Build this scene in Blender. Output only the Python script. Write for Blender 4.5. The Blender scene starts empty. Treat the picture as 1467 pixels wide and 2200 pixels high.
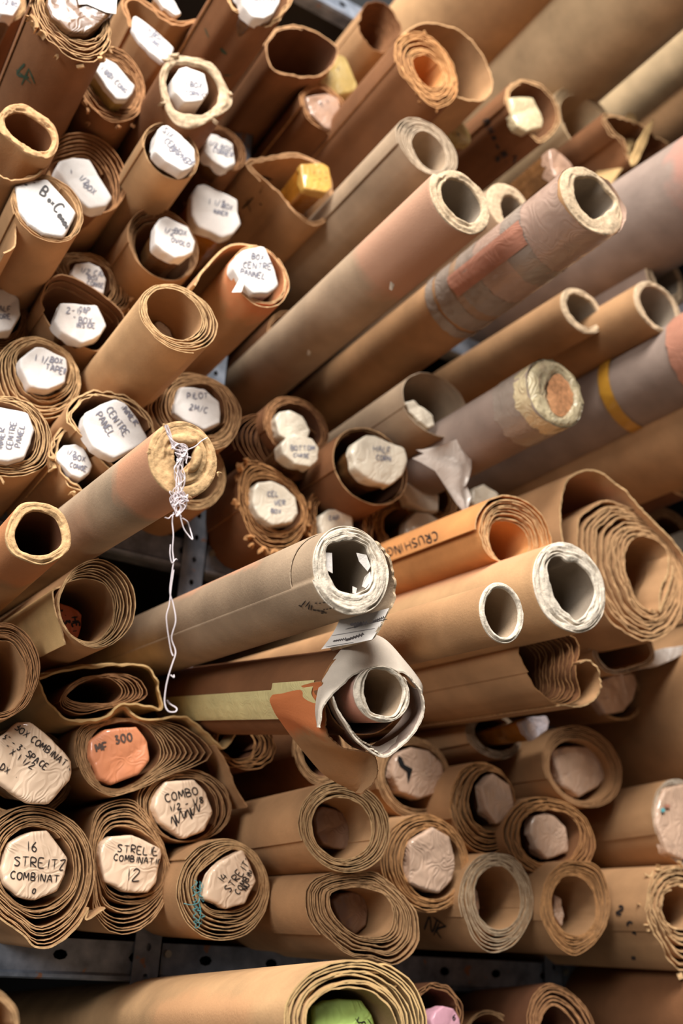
import bpy, math, random
import numpy as np
from mathutils import Vector, Matrix

# ------------------------------------------------------------------ camera
W, H, F = 1467.0, 2200.0, 2200.0           # frame and focal length in pixels
CX, CY = W / 2, H / 2
DIST, CAMZ = 1.30, 1.50                     # camera to the rack's front plane (Y = 0), camera height


def _n(v):
    v = np.array(v, float)
    return v / np.linalg.norm(v)


YC = _n((-1433, 830, 2200))                 # the rack's depth direction seen from the camera (right, down, forward)
XC = np.array((3950, 1150, 2200.0))
XC = _n(XC - XC.dot(YC) * YC)
ZC = np.cross(XC, YC)
B = np.stack([XC, YC, ZC])                  # camera axes -> world axes
CAM = np.array((0.0, -DIST, CAMZ))

scene = bpy.context.scene
cd = bpy.data.cameras.new('camera')
cam = bpy.data.objects.new('camera', cd)
scene.collection.objects.link(cam)
cd.sensor_fit = 'VERTICAL'
cd.sensor_height = 36.0
cd.lens = 36.0
cd.clip_start = 0.01
m = np.eye(4)
m[:3, 0] = B @ np.array((1, 0, 0.0))
m[:3, 1] = B @ np.array((0, -1, 0.0))
m[:3, 2] = B @ np.array((0, 0, -1.0))
m[:3, 3] = CAM
cam.matrix_world = Matrix(m.tolist())
cd.dof.use_dof = True
cd.dof.focus_distance = 1.02
cd.dof.aperture_fstop = 3.6
scene.camera = cam

# ------------------------------------------------------------------ light and exposure
scene.view_settings.view_transform = 'Standard'
scene.view_settings.look = 'None'
scene.view_settings.gamma = 1.0
scene.view_settings.use_curve_mapping = False
scene.view_settings.exposure = 0.0
wd = bpy.data.worlds.new('world')
scene.world = wd
wd.use_nodes = True
wd.node_tree.nodes['Background'].inputs[0].default_value = (1.0, 0.98, 0.96, 1)
wd.node_tree.nodes['Background'].inputs[1].default_value = 0.08


def area(name, loc, target, sx, sy, power, col=(1, 1, 1)):
    l = bpy.data.lights.new(name, 'AREA')
    l.shape = 'RECTANGLE'
    l.size, l.size_y, l.energy, l.color = sx, sy, power, col
    o = bpy.data.objects.new(name, l)
    scene.collection.objects.link(o)
    o.location = loc
    o.rotation_euler = (Vector(target) - Vector(loc)).to_track_quat('-Z', 'Y').to_euler()
    return o


area('ceiling_lamp', (-0.3, -1.9, 4.1), (0.7, 0.0, 2.0), 1.6, 1.0, 185, (1, 0.985, 0.96))
area('window_daylight', (-1.9, -1.8, 2.7), (0.9, 0.0, 2.3), 1.2, 1.4, 70, (1.0, 0.99, 0.98))

random.seed(5)


def lin(r, g, b):
    f = lambda c: (c / 255 / 12.92) if c / 255 <= 0.04045 else ((c / 255 + 0.055) / 1.055) ** 2.4
    return (f(r), f(g), f(b), 1.0)


# ------------------------------------------------------------------ pixel rays and frames
def ray(u, v):
    return B @ np.array((u - CX, v - CY, F))


def point(u, v, s):
    d = ray(u, v)
    return CAM + d * (DIST - s) / d[1]


def project(p):
    c = B.T @ (np.array(p) - CAM)
    return np.array((CX + F * c[0] / c[2], CY + F * c[1] / c[2]))


class Frame:
    """Local axes of one roll: y runs along the roll into the rack, x right, z up; origin at the middle of its near end."""

    def __init__(s, u, v, out, vp=None, back=0.0):
        vp = vp or (-700, 1930)
        s.y = _n(ray(*vp))
        s.x = _n(np.array((1, 0, 0)) - s.y[0] * s.y)
        s.z = np.cross(s.x, s.y)
        s.o = point(u, v, out) - s.y * back
        s.back = back
        s.R = np.stack([s.x, s.y, s.z])
        M = np.eye(4)
        M[:3, 0], M[:3, 1], M[:3, 2], M[:3, 3] = s.x, s.y, s.z, s.o
        s.M = Matrix(M.tolist())
        s.px = np.linalg.norm((s.o - CAM) @ s.R.T * 0 + (B.T @ (s.o + s.y * back - CAM))[2]) / F   # metres per pixel

    def loc(s, u, v, y=0.0):
        y = y + s.back
        d = ray(u, v)
        n = s.y
        t = ((s.o + n * y - CAM) @ n) / (d @ n)
        q = s.R @ (CAM + d * t - s.o)
        return np.array((q[0], q[2]))

    def pix(s, x, y, z):
        return project(s.o + s.R.T @ np.array((x, y, z)))

    def length(s, deep=0.88):
        return (deep - s.o[1]) / s.y[1]


# ------------------------------------------------------------------ outlines
TH = np.linspace(0, 2 * math.pi, 128, endpoint=False)


def catmull(p, n, closed=True):
    p = np.array(p, float)
    k = len(p)
    out = []
    segs = k if closed else k - 1
    per = max(2, n // segs)
    for i in range(segs):
        if closed:
            a, b, c, d = p[i - 1], p[i], p[(i + 1) % k], p[(i + 2) % k]
        else:
            a, b, c, d = p[max(i - 1, 0)], p[i], p[i + 1], p[min(i + 2, k - 1)]
        for j in range(per):
            t = j / per
            out.append(0.5 * ((2 * b) + (c - a) * t + (2 * a - 5 * b + 4 * c - d) * t * t + (3 * b - a - 3 * c + d) * t ** 3))
    if not closed:
        out.append(p[-1])
    return np.array(out)


class Outline:
    def __init__(s, fr, spec, sharp=False):
        if len(spec) == 4 and not hasattr(spec[0], '__len__'):
            x0, y0, x1, y1 = spec
            c = fr.loc((x0 + x1) / 2, (y0 + y1) / 2)
            e = 0.002
            y = fr.back
            p0 = fr.pix(c[0], y, c[1])
            jx = (fr.pix(c[0] + e, y, c[1]) - p0) / e
            jz = (fr.pix(c[0], y, c[1] + e) - p0) / e
            A = np.array(((jx[0] ** 2, jz[0] ** 2), (jx[1] ** 2, jz[1] ** 2)))
            rhs = np.array((((x1 - x0) / 2) ** 2, ((y1 - y0) / 2) ** 2))
            q = np.linalg.solve(A, rhs)
            r0 = math.sqrt(rhs.sum() / A.sum())
            q = np.sqrt(np.clip(q, (0.8 * r0) ** 2, (1.25 * r0) ** 2))
            k = math.sqrt(rhs.sum() / (A @ q ** 2).sum())
            q = q * k
            s.c = c
            s.r = np.sqrt(1 / ((np.cos(TH) / q[0]) ** 2 + (np.sin(TH) / q[1]) ** 2))
            for _ in range(2):   # perspective shifts the box a little
                P = np.array([fr.pix(s.c[0] + r * math.cos(t), y, s.c[1] + r * math.sin(t)) for r, t in zip(s.r[::8], TH[::8])])
                m_ = (P.min(0) + P.max(0)) / 2
                s.c = s.c + (fr.loc((x0 + x1) / 2, (y0 + y1) / 2) - fr.loc(*m_))
        else:
            L = np.array([fr.loc(u, v) for u, v in spec])
            if sharp:
                k = len(L)
                P = np.concatenate([L[i] + (L[(i + 1) % k] - L[i]) * np.linspace(0, 1, 24, endpoint=False)[:, None] for i in range(k)])
            else:
                P = catmull(L, 12 * len(L))
            x, z = P[:, 0], P[:, 1]
            cr = x * np.roll(z, -1) - np.roll(x, -1) * z
            a = cr.sum() / 2
            s.c = np.array((((x + np.roll(x, -1)) * cr).sum(), ((z + np.roll(z, -1)) * cr).sum())) / (6 * a)
            ang = np.arctan2(z - s.c[1], x - s.c[0]) % (2 * math.pi)
            rad = np.hypot(x - s.c[0], z - s.c[1])
            o = np.argsort(ang)
            s.r = np.interp(TH, ang[o], rad[o], period=2 * math.pi)

    def at(s, th):
        r = np.interp(th % (2 * math.pi), TH, s.r, period=2 * math.pi)
        return np.stack([s.c[0] + r * np.cos(th), s.c[1] + r * np.sin(th)], -1)

    def mean(s):
        return float(s.r.mean())


def noise1(x, seed, octaves=1):
    """Smooth value noise in -1..1 over a 1-D array."""
    rng = np.random.RandomState(seed % 100000)
    tab = rng.uniform(-1, 1, 4096)
    x = np.asarray(x, float)
    out, amp, tot = 0, 1.0, 0
    for _ in range(octaves):
        i = np.floor(x).astype(int)
        f = x - i
        f = f * f * (3 - 2 * f)
        out = out + amp * (tab[i % 4096] * (1 - f) + tab[(i + 1) % 4096] * f)
        tot += amp
        amp *= 0.5
        x = x * 2.13 + 17
    return out / tot


def pnoise(th, k, seed):
    """Noise that closes over a full turn, about k bumps around."""
    x = th / (2 * math.pi) * k
    k = int(k)
    rng = np.random.RandomState(seed % 100000)
    tab = rng.uniform(-1, 1, k)
    i = np.floor(x).astype(int)
    f = x - i
    f = f * f * (3 - 2 * f)
    return tab[i % k] * (1 - f) + tab[(i + 1) % k] * f


# ------------------------------------------------------------------ materials
MATS = {}


def nn(nt, t, **kw):
    n = nt.nodes.new(t)
    for k, v in kw.items():
        setattr(n, k, v)
    return n


def mix(nt, fac, a, b, mode='MIX'):
    n = nt.nodes.new('ShaderNodeMix')
    n.data_type = 'RGBA'
    n.blend_type = mode
    for i, v in ((0, fac), (6, a), (7, b)):
        if hasattr(v, 'links'):
            nt.links.new(v, n.inputs[i])
        elif isinstance(v, (int, float)):
            n.inputs[i].default_value = v
        else:
            n.inputs[i].default_value = v
    return n.outputs[2]


def noise(nt, vec, scale, detail=3, rough=0.55):
    n = nt.nodes.new('ShaderNodeTexNoise')
    n.inputs['Scale'].default_value = scale
    n.inputs['Detail'].default_value = detail
    n.inputs['Roughness'].default_value = rough
    nt.links.new(vec, n.inputs['Vector'])
    return n.outputs['Fac']


def ramp(nt, fac, lo, hi, a=0.0, b=1.0):
    n = nt.nodes.new('ShaderNodeMapRange')
    n.inputs[1].default_value, n.inputs[2].default_value = lo, hi
    n.inputs[3].default_value, n.inputs[4].default_value = a, b
    nt.links.new(fac, n.inputs[0])
    return n.outputs[0]


def base_mat(name):
    mt = bpy.data.materials.new(name)
    mt.use_nodes = True
    nt = mt.node_tree
    b = nt.nodes['Principled BSDF']
    tc = nt.nodes.new('ShaderNodeTexCoord')
    return mt, nt, b, tc.outputs['Object']


def paper(name, col, rough=0.82, stain=None, speck=0.5, var=0.22, bump=0.25):
    """Kraft paper. stain = (colour, y_start, y_end, amount, side) is a sprayed patch with a wandering edge."""
    if name in MATS:
        return MATS[name]
    mt, nt, b, oc = base_mat(name)
    base = lin(*col)
    dark = tuple(c * (1 - var) for c in base[:3]) + (1,)
    lite = tuple(min(1, c * (1 + var * 0.7)) for c in base[:3]) + (1,)
    c = mix(nt, ramp(nt, noise(nt, oc, 14, 4), 0.3, 0.7), dark, lite)
    g = noise(nt, oc, 900, 2)
    c = mix(nt, ramp(nt, g, 0.62, 0.80, 0, 0.30 * speck), c, tuple(x * 0.35 for x in base[:3]) + (1,))
    g2 = noise(nt, oc, 420, 2)
    c = mix(nt, ramp(nt, g2, 0.60, 0.78, 0, 0.28 * speck), c, tuple(min(1, x * 1.7) for x in base[:3]) + (1,))
    if stain:
        for (scol, y0, y1, amt, ax, lo, hi) in stain:
            sep = nt.nodes.new('ShaderNodeSeparateXYZ')
            nt.links.new(oc, sep.inputs[0])
            nz = noise(nt, oc, 22, 3)
            ad = nn(nt, 'ShaderNodeMath', operation='MULTIPLY_ADD')
            nt.links.new(nz, ad.inputs[0])
            ad.inputs[1].default_value = 0.07
            nt.links.new(sep.outputs[1], ad.inputs[2])
            y0n, y1n = y0 + 0.035, y1 + 0.035
            f1 = ramp(nt, ad.outputs[0], y1n - 0.012, y1n + 0.012, amt, 0)
            f2 = ramp(nt, ad.outputs[0], y0n - 0.012, y0n + 0.012, 0, 1)
            mu = nn(nt, 'ShaderNodeMath', operation='MULTIPLY')
            nt.links.new(f1, mu.inputs[0])
            nt.links.new(f2, mu.inputs[1])
            f = mu.outputs[0]
            if ax is not None:
                ad2 = nn(nt, 'ShaderNodeMath', operation='MULTIPLY_ADD')
                nt.links.new(nz, ad2.inputs[0])
                ad2.inputs[1].default_value = 0.03
                nt.links.new(sep.outputs[ax], ad2.inputs[2])
                f3 = ramp(nt, ad2.outputs[0], lo + 0.01, lo + 0.02, 0, 1)
                f4 = ramp(nt, ad2.outputs[0], hi + 0.01, hi + 0.02, 1, 0)
                for q in (f3, f4):
                    mu = nn(nt, 'ShaderNodeMath', operation='MULTIPLY')
                    nt.links.new(f, mu.inputs[0])
                    nt.links.new(q, mu.inputs[1])
                    f = mu.outputs[0]
            c = mix(nt, f, c, lin(*scol))
    nt.links.new(c, b.inputs['Base Color'])
    b.inputs['Roughness'].default_value = rough
    b.inputs['Specular IOR Level'].default_value = 0.25
    bp = nt.nodes.new('ShaderNodeBump')
    bp.inputs['Strength'].default_value = bump
    bp.inputs['Distance'].default_value = 0.0012
    hsum = nn(nt, 'ShaderNodeMath', operation='MULTIPLY_ADD')
    nt.links.new(noise(nt, oc, 60, 4), hsum.inputs[0])
    hsum.inputs[1].default_value = 1.6
    nt.links.new(g2, hsum.inputs[2])
    nt.links.new(hsum.outputs[0], bp.inputs['Height'])
    nt.links.new(bp.outputs[0], b.inputs['Normal'])
    MATS[name] = mt
    return mt


def edge(name, col, bump=0.45, dark=0.62):
    """Torn paper edge: pale, fibrous, fine grooves between the layers."""
    if name in MATS:
        return MATS[name]
    mt, nt, b, oc = base_mat(name)
    base = lin(*col)
    c = mix(nt, ramp(nt, noise(nt, oc, 130, 4, 0.7), 0.32, 0.62), tuple(x * dark for x in base[:3]) + (1,), base)
    c = mix(nt, ramp(nt, noise(nt, oc, 45, 2), 0.5, 0.75, 0, 0.5), c, tuple(min(1, x * 1.15) for x in base[:3]) + (1,))
    nt.links.new(c, b.inputs['Base Color'])
    b.inputs['Roughness'].default_value = 0.95
    b.inputs['Specular IOR Level'].default_value = 0.1
    bp = nt.nodes.new('ShaderNodeBump')
    bp.inputs['Strength'].default_value = bump
    bp.inputs['Distance'].default_value = 0.002
    nt.links.new(noise(nt, oc, 220, 3, 0.6), bp.inputs['Height'])
    nt.links.new(bp.outputs[0], b.inputs['Normal'])
    MATS[name] = mt
    return mt


def film(name, col, coat=1.0, rough=0.45, crinkle=0.5, scale=55, dark=0.75, coat_rough=0.06):
    """Paper or plaster seen under shiny clear film: a glossy crinkled coat over a coloured base."""
    if name in MATS:
        return MATS[name]
    mt, nt, b, oc = base_mat(name)
    base = lin(*col)
    c = mix(nt, ramp(nt, noise(nt, oc, 30, 3), 0.35, 0.65), tuple(x * dark for x in base[:3]) + (1,), base)
    nt.links.new(c, b.inputs['Base Color'])
    b.inputs['Roughness'].default_value = rough
    b.inputs['Coat Weight'].default_value = coat
    b.inputs['Coat Roughness'].default_value = coat_rough
    v = nt.nodes.new('ShaderNodeTexVoronoi')
    v.feature = 'SMOOTH_F1'
    v.inputs['Scale'].default_value = scale
    nz = nt.nodes.new('ShaderNodeTexNoise')
    nz.inputs['Scale'].default_value = 25
    nt.links.new(oc, nz.inputs['Vector'])
    vm = nn(nt, 'ShaderNodeVectorMath', operation='MULTIPLY_ADD')
    nt.links.new(nz.outputs['Color'], vm.inputs[0])
    vm.inputs[1].default_value = (0.03, 0.03, 0.03)
    nt.links.new(oc, vm.inputs[2])
    nt.links.new(vm.outputs[0], v.inputs['Vector'])
    bp = nt.nodes.new('ShaderNodeBump')
    bp.inputs['Strength'].default_value = crinkle
    bp.inputs['Distance'].default_value = 0.004
    nt.links.new(v.outputs['Distance'], bp.inputs['Height'])
    if name.startswith('label') and name != 'label_white':
        bp.inputs['Strength'].default_value = 1.0
        bp.inputs['Distance'].default_value = 0.0045
    nt.links.new(bp.outputs[0], b.inputs['Coat Normal'])
    bp2 = nt.nodes.new('ShaderNodeBump')
    bp2.inputs['Strength'].default_value = crinkle * (0.8 if name.startswith('label') and name != 'label_white' else 0.5)
    bp2.inputs['Distance'].default_value = 0.003
    rz = nt.nodes.new('ShaderNodeTexNoise')
    rz.inputs['Scale'].default_value = scale * 0.5
    rz.inputs['Detail'].default_value = 1.0
    rz.inputs['Distortion'].default_value = 1.2
    nt.links.new(oc, rz.inputs['Vector'])
    ab = nn(nt, 'ShaderNodeMath', operation='PINGPONG')
    ab.inputs[1].default_value = 0.06
    nt.links.new(rz.outputs['Fac'], ab.inputs[0])
    am = nn(nt, 'ShaderNodeMath', operation='MULTIPLY_ADD')
    nt.links.new(ab.outputs[0], am.inputs[0])
    am.inputs[1].default_value = 6.0
    nt.links.new(v.outputs['Distance'], am.inputs[2])
    nt.links.new(am.outputs[0], bp2.inputs['Height'])
    nt.links.new(bp2.outputs[0], b.inputs['Normal'])
    MATS[name] = mt
    return mt


def plain(name, col, rough=0.7, metal=0.0, alpha=1.0, trans=0.0, var=0.0):
    if name in MATS:
        return MATS[name]
    mt, nt, b, oc = base_mat(name)
    base = lin(*col)
    if var:
        c = mix(nt, ramp(nt, noise(nt, oc, 60, 3), 0.35, 0.65), tuple(x * (1 - var) for x in base[:3]) + (1,), base)
        nt.links.new(c, b.inputs['Base Color'])
    else:
        b.inputs['Base Color'].default_value = base
    b.inputs['Roughness'].default_value = rough
    b.inputs['Metallic'].default_value = metal
    b.inputs['Alpha'].default_value = alpha
    MATS[name] = mt
    return mt


def steel(name):
    """Grey painted slotted steel with rust nibbles."""
    if name in MATS:
        return MATS[name]
    mt, nt, b, oc = base_mat(name)
    c = mix(nt, ramp(nt, noise(nt, oc, 40, 4), 0.3, 0.7), lin(88, 95, 106), lin(140, 147, 158))
    c = mix(nt, ramp(nt, noise(nt, oc, 38, 3), 0.66, 0.70), c, lin(150, 105, 80))
    nt.links.new(c, b.inputs['Base Color'])
    b.inputs['Roughness'].default_value = 0.42
    b.inputs['Metallic'].default_value = 0.25
    MATS[name] = mt
    return mt


# ------------------------------------------------------------------ object helpers
COL = scene.collection


def empty(name, M, label, cat, group=None):
    o = bpy.data.objects.new(name, None)
    COL.objects.link(o)
    o.matrix_world = M
    o.empty_display_size = 0.02
    o['label'], o['category'] = label, cat
    if group:
        o['group'] = group
    return o


def mesh(name, verts, faces, mats, parent=None, midx=None, smooth=True, kind=None, label=None):
    me = bpy.data.meshes.new(name)
    me.from_pydata([tuple(map(float, v)) for v in verts], [], [tuple(map(int, f)) for f in faces])
    for mt in mats:
        me.materials.append(mt)
    if midx is not None:
        me.polygons.foreach_set('material_index', np.array(midx, np.int32))
    me.polygons.foreach_set('use_smooth', np.full(len(me.polygons), bool(smooth)))
    me.update()
    o = bpy.data.objects.new(name, me)
    COL.objects.link(o)
    if parent is not None:
        o.parent = parent
    if kind:
        o['kind'] = kind
    if label:
        o['label'] = label
    return o


def grid_faces(rows, cols, off=0, wrap=False, flip=False):
    i, j = np.meshgrid(np.arange(rows - 1), np.arange(cols if wrap else cols - 1), indexing='ij')
    j2 = (j + 1) % cols
    a, b, c, d = i * cols + j, i * cols + j2, (i + 1) * cols + j2, (i + 1) * cols + j
    q = np.stack([a, b, c, d], -1).reshape(-1, 4) + off
    return q[:, ::-1] if flip else q


def sheet_mesh(path, yend, L, th, stations=(0, .006, .03, .12), flare=0.0, lam=0.05, crumple=0.0, seed=1, far=None, yfar=None, thvar=0.0):
    """A sheet of paper of thickness th running along a cross-section path (N,2), from its ragged near end to L.
    Returns verts, faces, material index (0 outside, 1 edge, 2 inside)."""
    N = len(path)
    tan = np.gradient(path, axis=0)
    tan /= np.linalg.norm(tan, axis=1)[:, None] + 1e-9
    nor = np.stack([tan[:, 1], -tan[:, 0]], -1)
    cen = path.mean(0)
    ys = list(stations) + [None]
    K = len(ys)
    V = []
    arc = np.concatenate([[0], np.cumsum(np.linalg.norm(np.diff(path, axis=0), axis=1))])
    wob = noise1(arc / 0.009, seed + 3) * crumple
    tt = th * (1 + thvar * noise1(arc / 0.006, seed + 9))
    for side in (1, -1):
        for k, y in enumerate(ys):
            yy = yend + y if y is not None else np.full(N, L)
            d = 0 if y is None else y
            e = math.exp(-d / lam) if y is not None else 0
            P = cen + (path - cen) * (1 + flare * e)
            if far is not None:
                w = np.clip(yy / yfar, 0, 1)[:, None]
                w = w * w * (3 - 2 * w)
                P = P * (1 - w) + far * w
            P = P + nor * (wob * e + side * tt / 2 * (0.75 if k == 0 else 1.0))[:, None]
            V.append(np.stack([P[:, 0], yy, P[:, 1]], -1))
    V = np.array(V)                                    # (2K, N, 3)
    f_out = grid_faces(K, N, 0)
    f_in = grid_faces(K, N, K * N, flip=True)
    ends = np.stack([V[0], V[K]])                      # own vertices for the cut edge
    off = 2 * K * N
    f_end = grid_faces(2, N, off, flip=True)
    a = np.stack([V[:K, 0], V[K:, 0]])
    b = np.stack([V[:K, -1], V[K:, -1]])
    f_a = grid_faces(2, K, off + 2 * N)
    f_b = grid_faces(2, K, off + 2 * N + 2 * K, flip=True)
    verts = np.concatenate([V.reshape(-1, 3), ends.reshape(-1, 3), a.reshape(-1, 3), b.reshape(-1, 3)])
    faces = np.concatenate([f_out, f_in, f_end, f_a, f_b])
    mi = np.concatenate([np.zeros(len(f_out)), np.full(len(f_in), 2), np.ones(len(f_end) + len(f_a) + len(f_b))]).astype(int)
    return verts, faces, mi


def flakes(outer, n, seed, size, spread=(-0.004, 0.008), rim=1.0, arc=(0, 360)):
    """Curled torn bits of paper round a rim."""
    rng = random.Random(seed)
    V, Fc = [], []
    for _ in range(int(n * 0.3)):
        t = math.radians(rng.uniform(*arc))
        P = outer.at(np.array([t]))[0]
        P = outer.c + (P - outer.c) * (rim + rng.uniform(-0.03, 0.02))
        tx, tz = -math.sin(t), math.cos(t)
        rx, rz = math.cos(t), math.sin(t)
        ln, wd_, tk = size * rng.uniform(0.35, 1.0), size * rng.uniform(0.4, 0.9), size * rng.uniform(0.16, 0.36)
        y0 = rng.uniform(*spread)
        base = len(V)
        m_ = 4
        E3 = np.array(Matrix.Rotation(rng.gauss(0, 0.35), 3, 'X') @ Matrix.Rotation(rng.gauss(0, 0.45), 3, 'Y') @ Matrix.Rotation(rng.gauss(0, 0.4), 3, 'Z'))
        cl = rng.uniform(0.0, 0.5)
        wa, wb = rng.uniform(0.5, 1.1), rng.uniform(0.3, 1.0)
        for i in range(m_):
            s_ = (i / (m_ - 1) - 0.5)
            lift = size * cl * (s_ * 2) ** 2
            w2 = wd_ * (wa + (wb - wa) * i / (m_ - 1)) / 2
            for (a, b_) in ((-1, -1), (1, -1), (1, 1), (-1, 1)):
                q = E3 @ np.array((s_ * ln, a * w2, b_ * tk / 2 + lift))
                V.append((P[0] + tx * q[0] + rx * q[2], y0 + q[1], P[1] + tz * q[0] + rz * q[2]))
        for i in range(m_ - 1):
            for j in range(4):
                Fc.append((base + i * 4 + j, base + i * 4 + (j + 1) % 4, base + i * 4 + 4 + (j + 1) % 4, base + i * 4 + 4 + j))
        Fc.append((base + 3, base + 2, base + 1, base))
        e = base + (m_ - 1) * 4
        Fc.append((e, e + 1, e + 2, e + 3))
    return V, Fc


SEED = [100]
RECORD = []                                             # (name, frame, radius, length) for checks


def roll(label, box, hole, s, turns=7, mat='kraft', edg='tan', vp=None, group='rolls of brown paper', jag=0.002, tele=0.0, seam=200,
         thpx=3.0, jit=0.35, poly=0.012, npoly=9, flare=0.0, lam=0.05, crumple=0.0006, inner=None, frill=0, fsize=0.011, farc=(0, 360),
         back=0.0, L=None, name='paper_roll', flip=1, step=0.0, slant=(0, 0), loose=0.0, cat='paper roll', thvar=0.45, fspread=(-0.004, 0.008), sag=None, sagk=0.55):
    SEED[0] += 7
    sd = SEED[0]
    if len(box) == 4 and not hasattr(box[0], '__len__'):
        u, v = (box[0] + box[2]) / 2, (box[1] + box[3]) / 2
    else:
        u, v = np.array(box).mean(0)
    fr = Frame(u, v, s, vp, back)
    O = Outline(fr, box)
    Hh = Outline(fr, hole)
    nst = 60
    turns = turns * 1.6 if turns >= 4 else turns
    N = int(turns * nst) + 1
    uu = np.linspace(0, 1, N)
    th = math.radians(seam) - flip * 2 * math.pi * turns * (1 - uu)
    t = turns * uu
    w = uu + jit / turns * noise1(t * 4.3, sd) * np.sin(math.pi * np.clip(uu, 0, 1)) ** 0.5
    sph = math.radians(-95 + 70 * math.sin(sd * 1.7)) if sag is None else math.radians(sag)
    w = w - sagk * (0.5 + 0.5 * np.cos(th - sph)) * uu * (1 - uu)
    w = w + 0.16 * jit / turns * 4 * noise1(t * 1.7 + 9, sd + 4) * np.sin(math.pi * uu)
    w = w + loose * np.clip((t - (turns - 0.6)) / 0.6, 0, 1) ** 2
    P = Hh.at(th) * (1 - w)[:, None] + O.at(th) * w[:, None]
    c = Hh.c * (1 - w)[:, None] + O.c * w[:, None]
    P = c + (P - c) * (1 + poly * pnoise(th, npoly, sd + 1))[:, None]
    pitch = (O.mean() - Hh.mean()) / turns
    tk = min(thpx * 1.15 * fr.px, pitch * 0.74)
    arc = np.concatenate([[0], np.cumsum(np.linalg.norm(np.diff(P, axis=0), axis=1))])
    ye = jag * (0.7 * noise1(arc / 0.014, sd + 2, 2) + 0.35 * noise1(arc / 0.004, sd + 8)) + 0.3 * jag * noise1(t * 0.9, sd + 12) + tele * (1 - uu) + step * noise1(t * 0.8, sd + 5)
    ye = ye + slant[0] * (P[:, 0] - O.c[0]) + slant[1] * (P[:, 1] - O.c[1])
    Ln = L or fr.length()
    V, Fc, mi = sheet_mesh(P, ye, Ln, tk, flare=flare, lam=lam, crumple=crumple, seed=sd, thvar=thvar)
    root = empty(name, fr.M, label, cat, group)
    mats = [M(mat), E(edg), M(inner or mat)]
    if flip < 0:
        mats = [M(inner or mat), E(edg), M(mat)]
    mesh('wound_sheet', V, Fc, mats, root, mi)
    if frill:
        fv, ff = flakes(O, frill, sd, fsize, arc=farc, spread=fspread)
        mesh('torn_edge', fv, ff, [E(edg)], root, smooth=False, kind='stuff')
    RECORD.append((label, fr, O, Ln, s))
    return root, fr, O, Hh


def tube(label, box, hole, s, mat='kraft', edg='cream', vp=None, group='thick-walled cardboard tubes', rough=0.0012, torn=0.06, rings=9, ntorn=26,
         inner='dark_board', back=0.0, L=None, name='cardboard_tube', seam=None, seamh=0.0016, round_=0.0015, frill=0, fsize=0.008, cat='cardboard tube', outn=0.006):
    SEED[0] += 7
    sd = SEED[0]
    if len(box) == 4 and not hasattr(box[0], '__len__'):
        u, v = (box[0] + box[2]) / 2, (box[1] + box[3]) / 2
    else:
        u, v = np.array(box).mean(0)
    fr = Frame(u, v, s, vp, back)
    O, Hh = Outline(fr, box), Outline(fr, hole)
    n = 120
    th = np.linspace(0, 2 * math.pi, n, endpoint=False)
    Ln = L or fr.length()
    oo = O.at(th)
    oo = O.c + (oo - O.c) * (1 + outn * pnoise(th, 11, sd))[:, None]
    if seam is not None:                                # the lapped outer sheet: a small step along the tube
        a = ((th - math.radians(seam)) % (2 * math.pi)) / (2 * math.pi)
        oo = oo + (oo - O.c) / O.mean() * (seamh * (1 - a))[:, None]
    hb = Hh.at(th)
    ht = Hh.c + (hb - Hh.c) * (1 + torn * (pnoise(th, ntorn, sd + 1) * 0.6 + pnoise(th, 11, sd + 2) * 0.7))[:, None]
    rows, mi_row = [], []
    for y in (Ln, 0.4, 0.12, 0.03, 0.008, 0.003):
        rows.append((oo, np.full(n, y)))
        mi_row.append(0)
    for k in range(rings + 1):
        w = k / rings
        P = oo * (1 - w) * 1.0 + ht * w
        if k == 0:
            P = O.c + (oo - O.c) * 0.985
        y = rough * (0.8 * pnoise(th, 16, sd + 20 + k // 3) + 0.45 * pnoise(th, 44, sd + 50 + k)) + (0.0010 if k % 2 else 0.0) + (0.004 * np.clip(pnoise(th, 9, sd + 90 + k) * 2 - 0.5, 0, 1) if k % 4 == 2 and 0 < k < rings else 0) + round_ * (2 * w - 1) ** 4
        rows.append((P, y))
        mi_row.append(1)
    for y in (0.004, 0.012, 0.03, 0.1, Ln):
        e = math.exp(-y / 0.01)
        rows.append((hb * (1 - e) + ht * e, np.full(n, y) + rough * 0.5))
        mi_row.append(2)
    V = np.array([np.stack([p[:, 0], y, p[:, 1]], -1) for p, y in rows]).reshape(-1, 3)
    Fc = grid_faces(len(rows), n, wrap=True)
    mi = np.repeat(np.array([mi_row[i + 1] if mi_row[i + 1] == mi_row[i] else 1 for i in range(len(rows) - 1)]), n)
    root = empty(name, fr.M, label, cat, group)
    mesh('tube_wall', V, Fc, [M(mat), E(edg), M(inner)], root, mi)
    if frill:
        fv, ff = flakes(O, frill, sd, fsize, spread=(-0.003, 0.004))
        mesh('torn_edge', fv, ff, [E(edg)], root, smooth=False, kind='stuff')
    RECORD.append((label, fr, O, Ln, s))
    return root, fr, O, Hh


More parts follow.
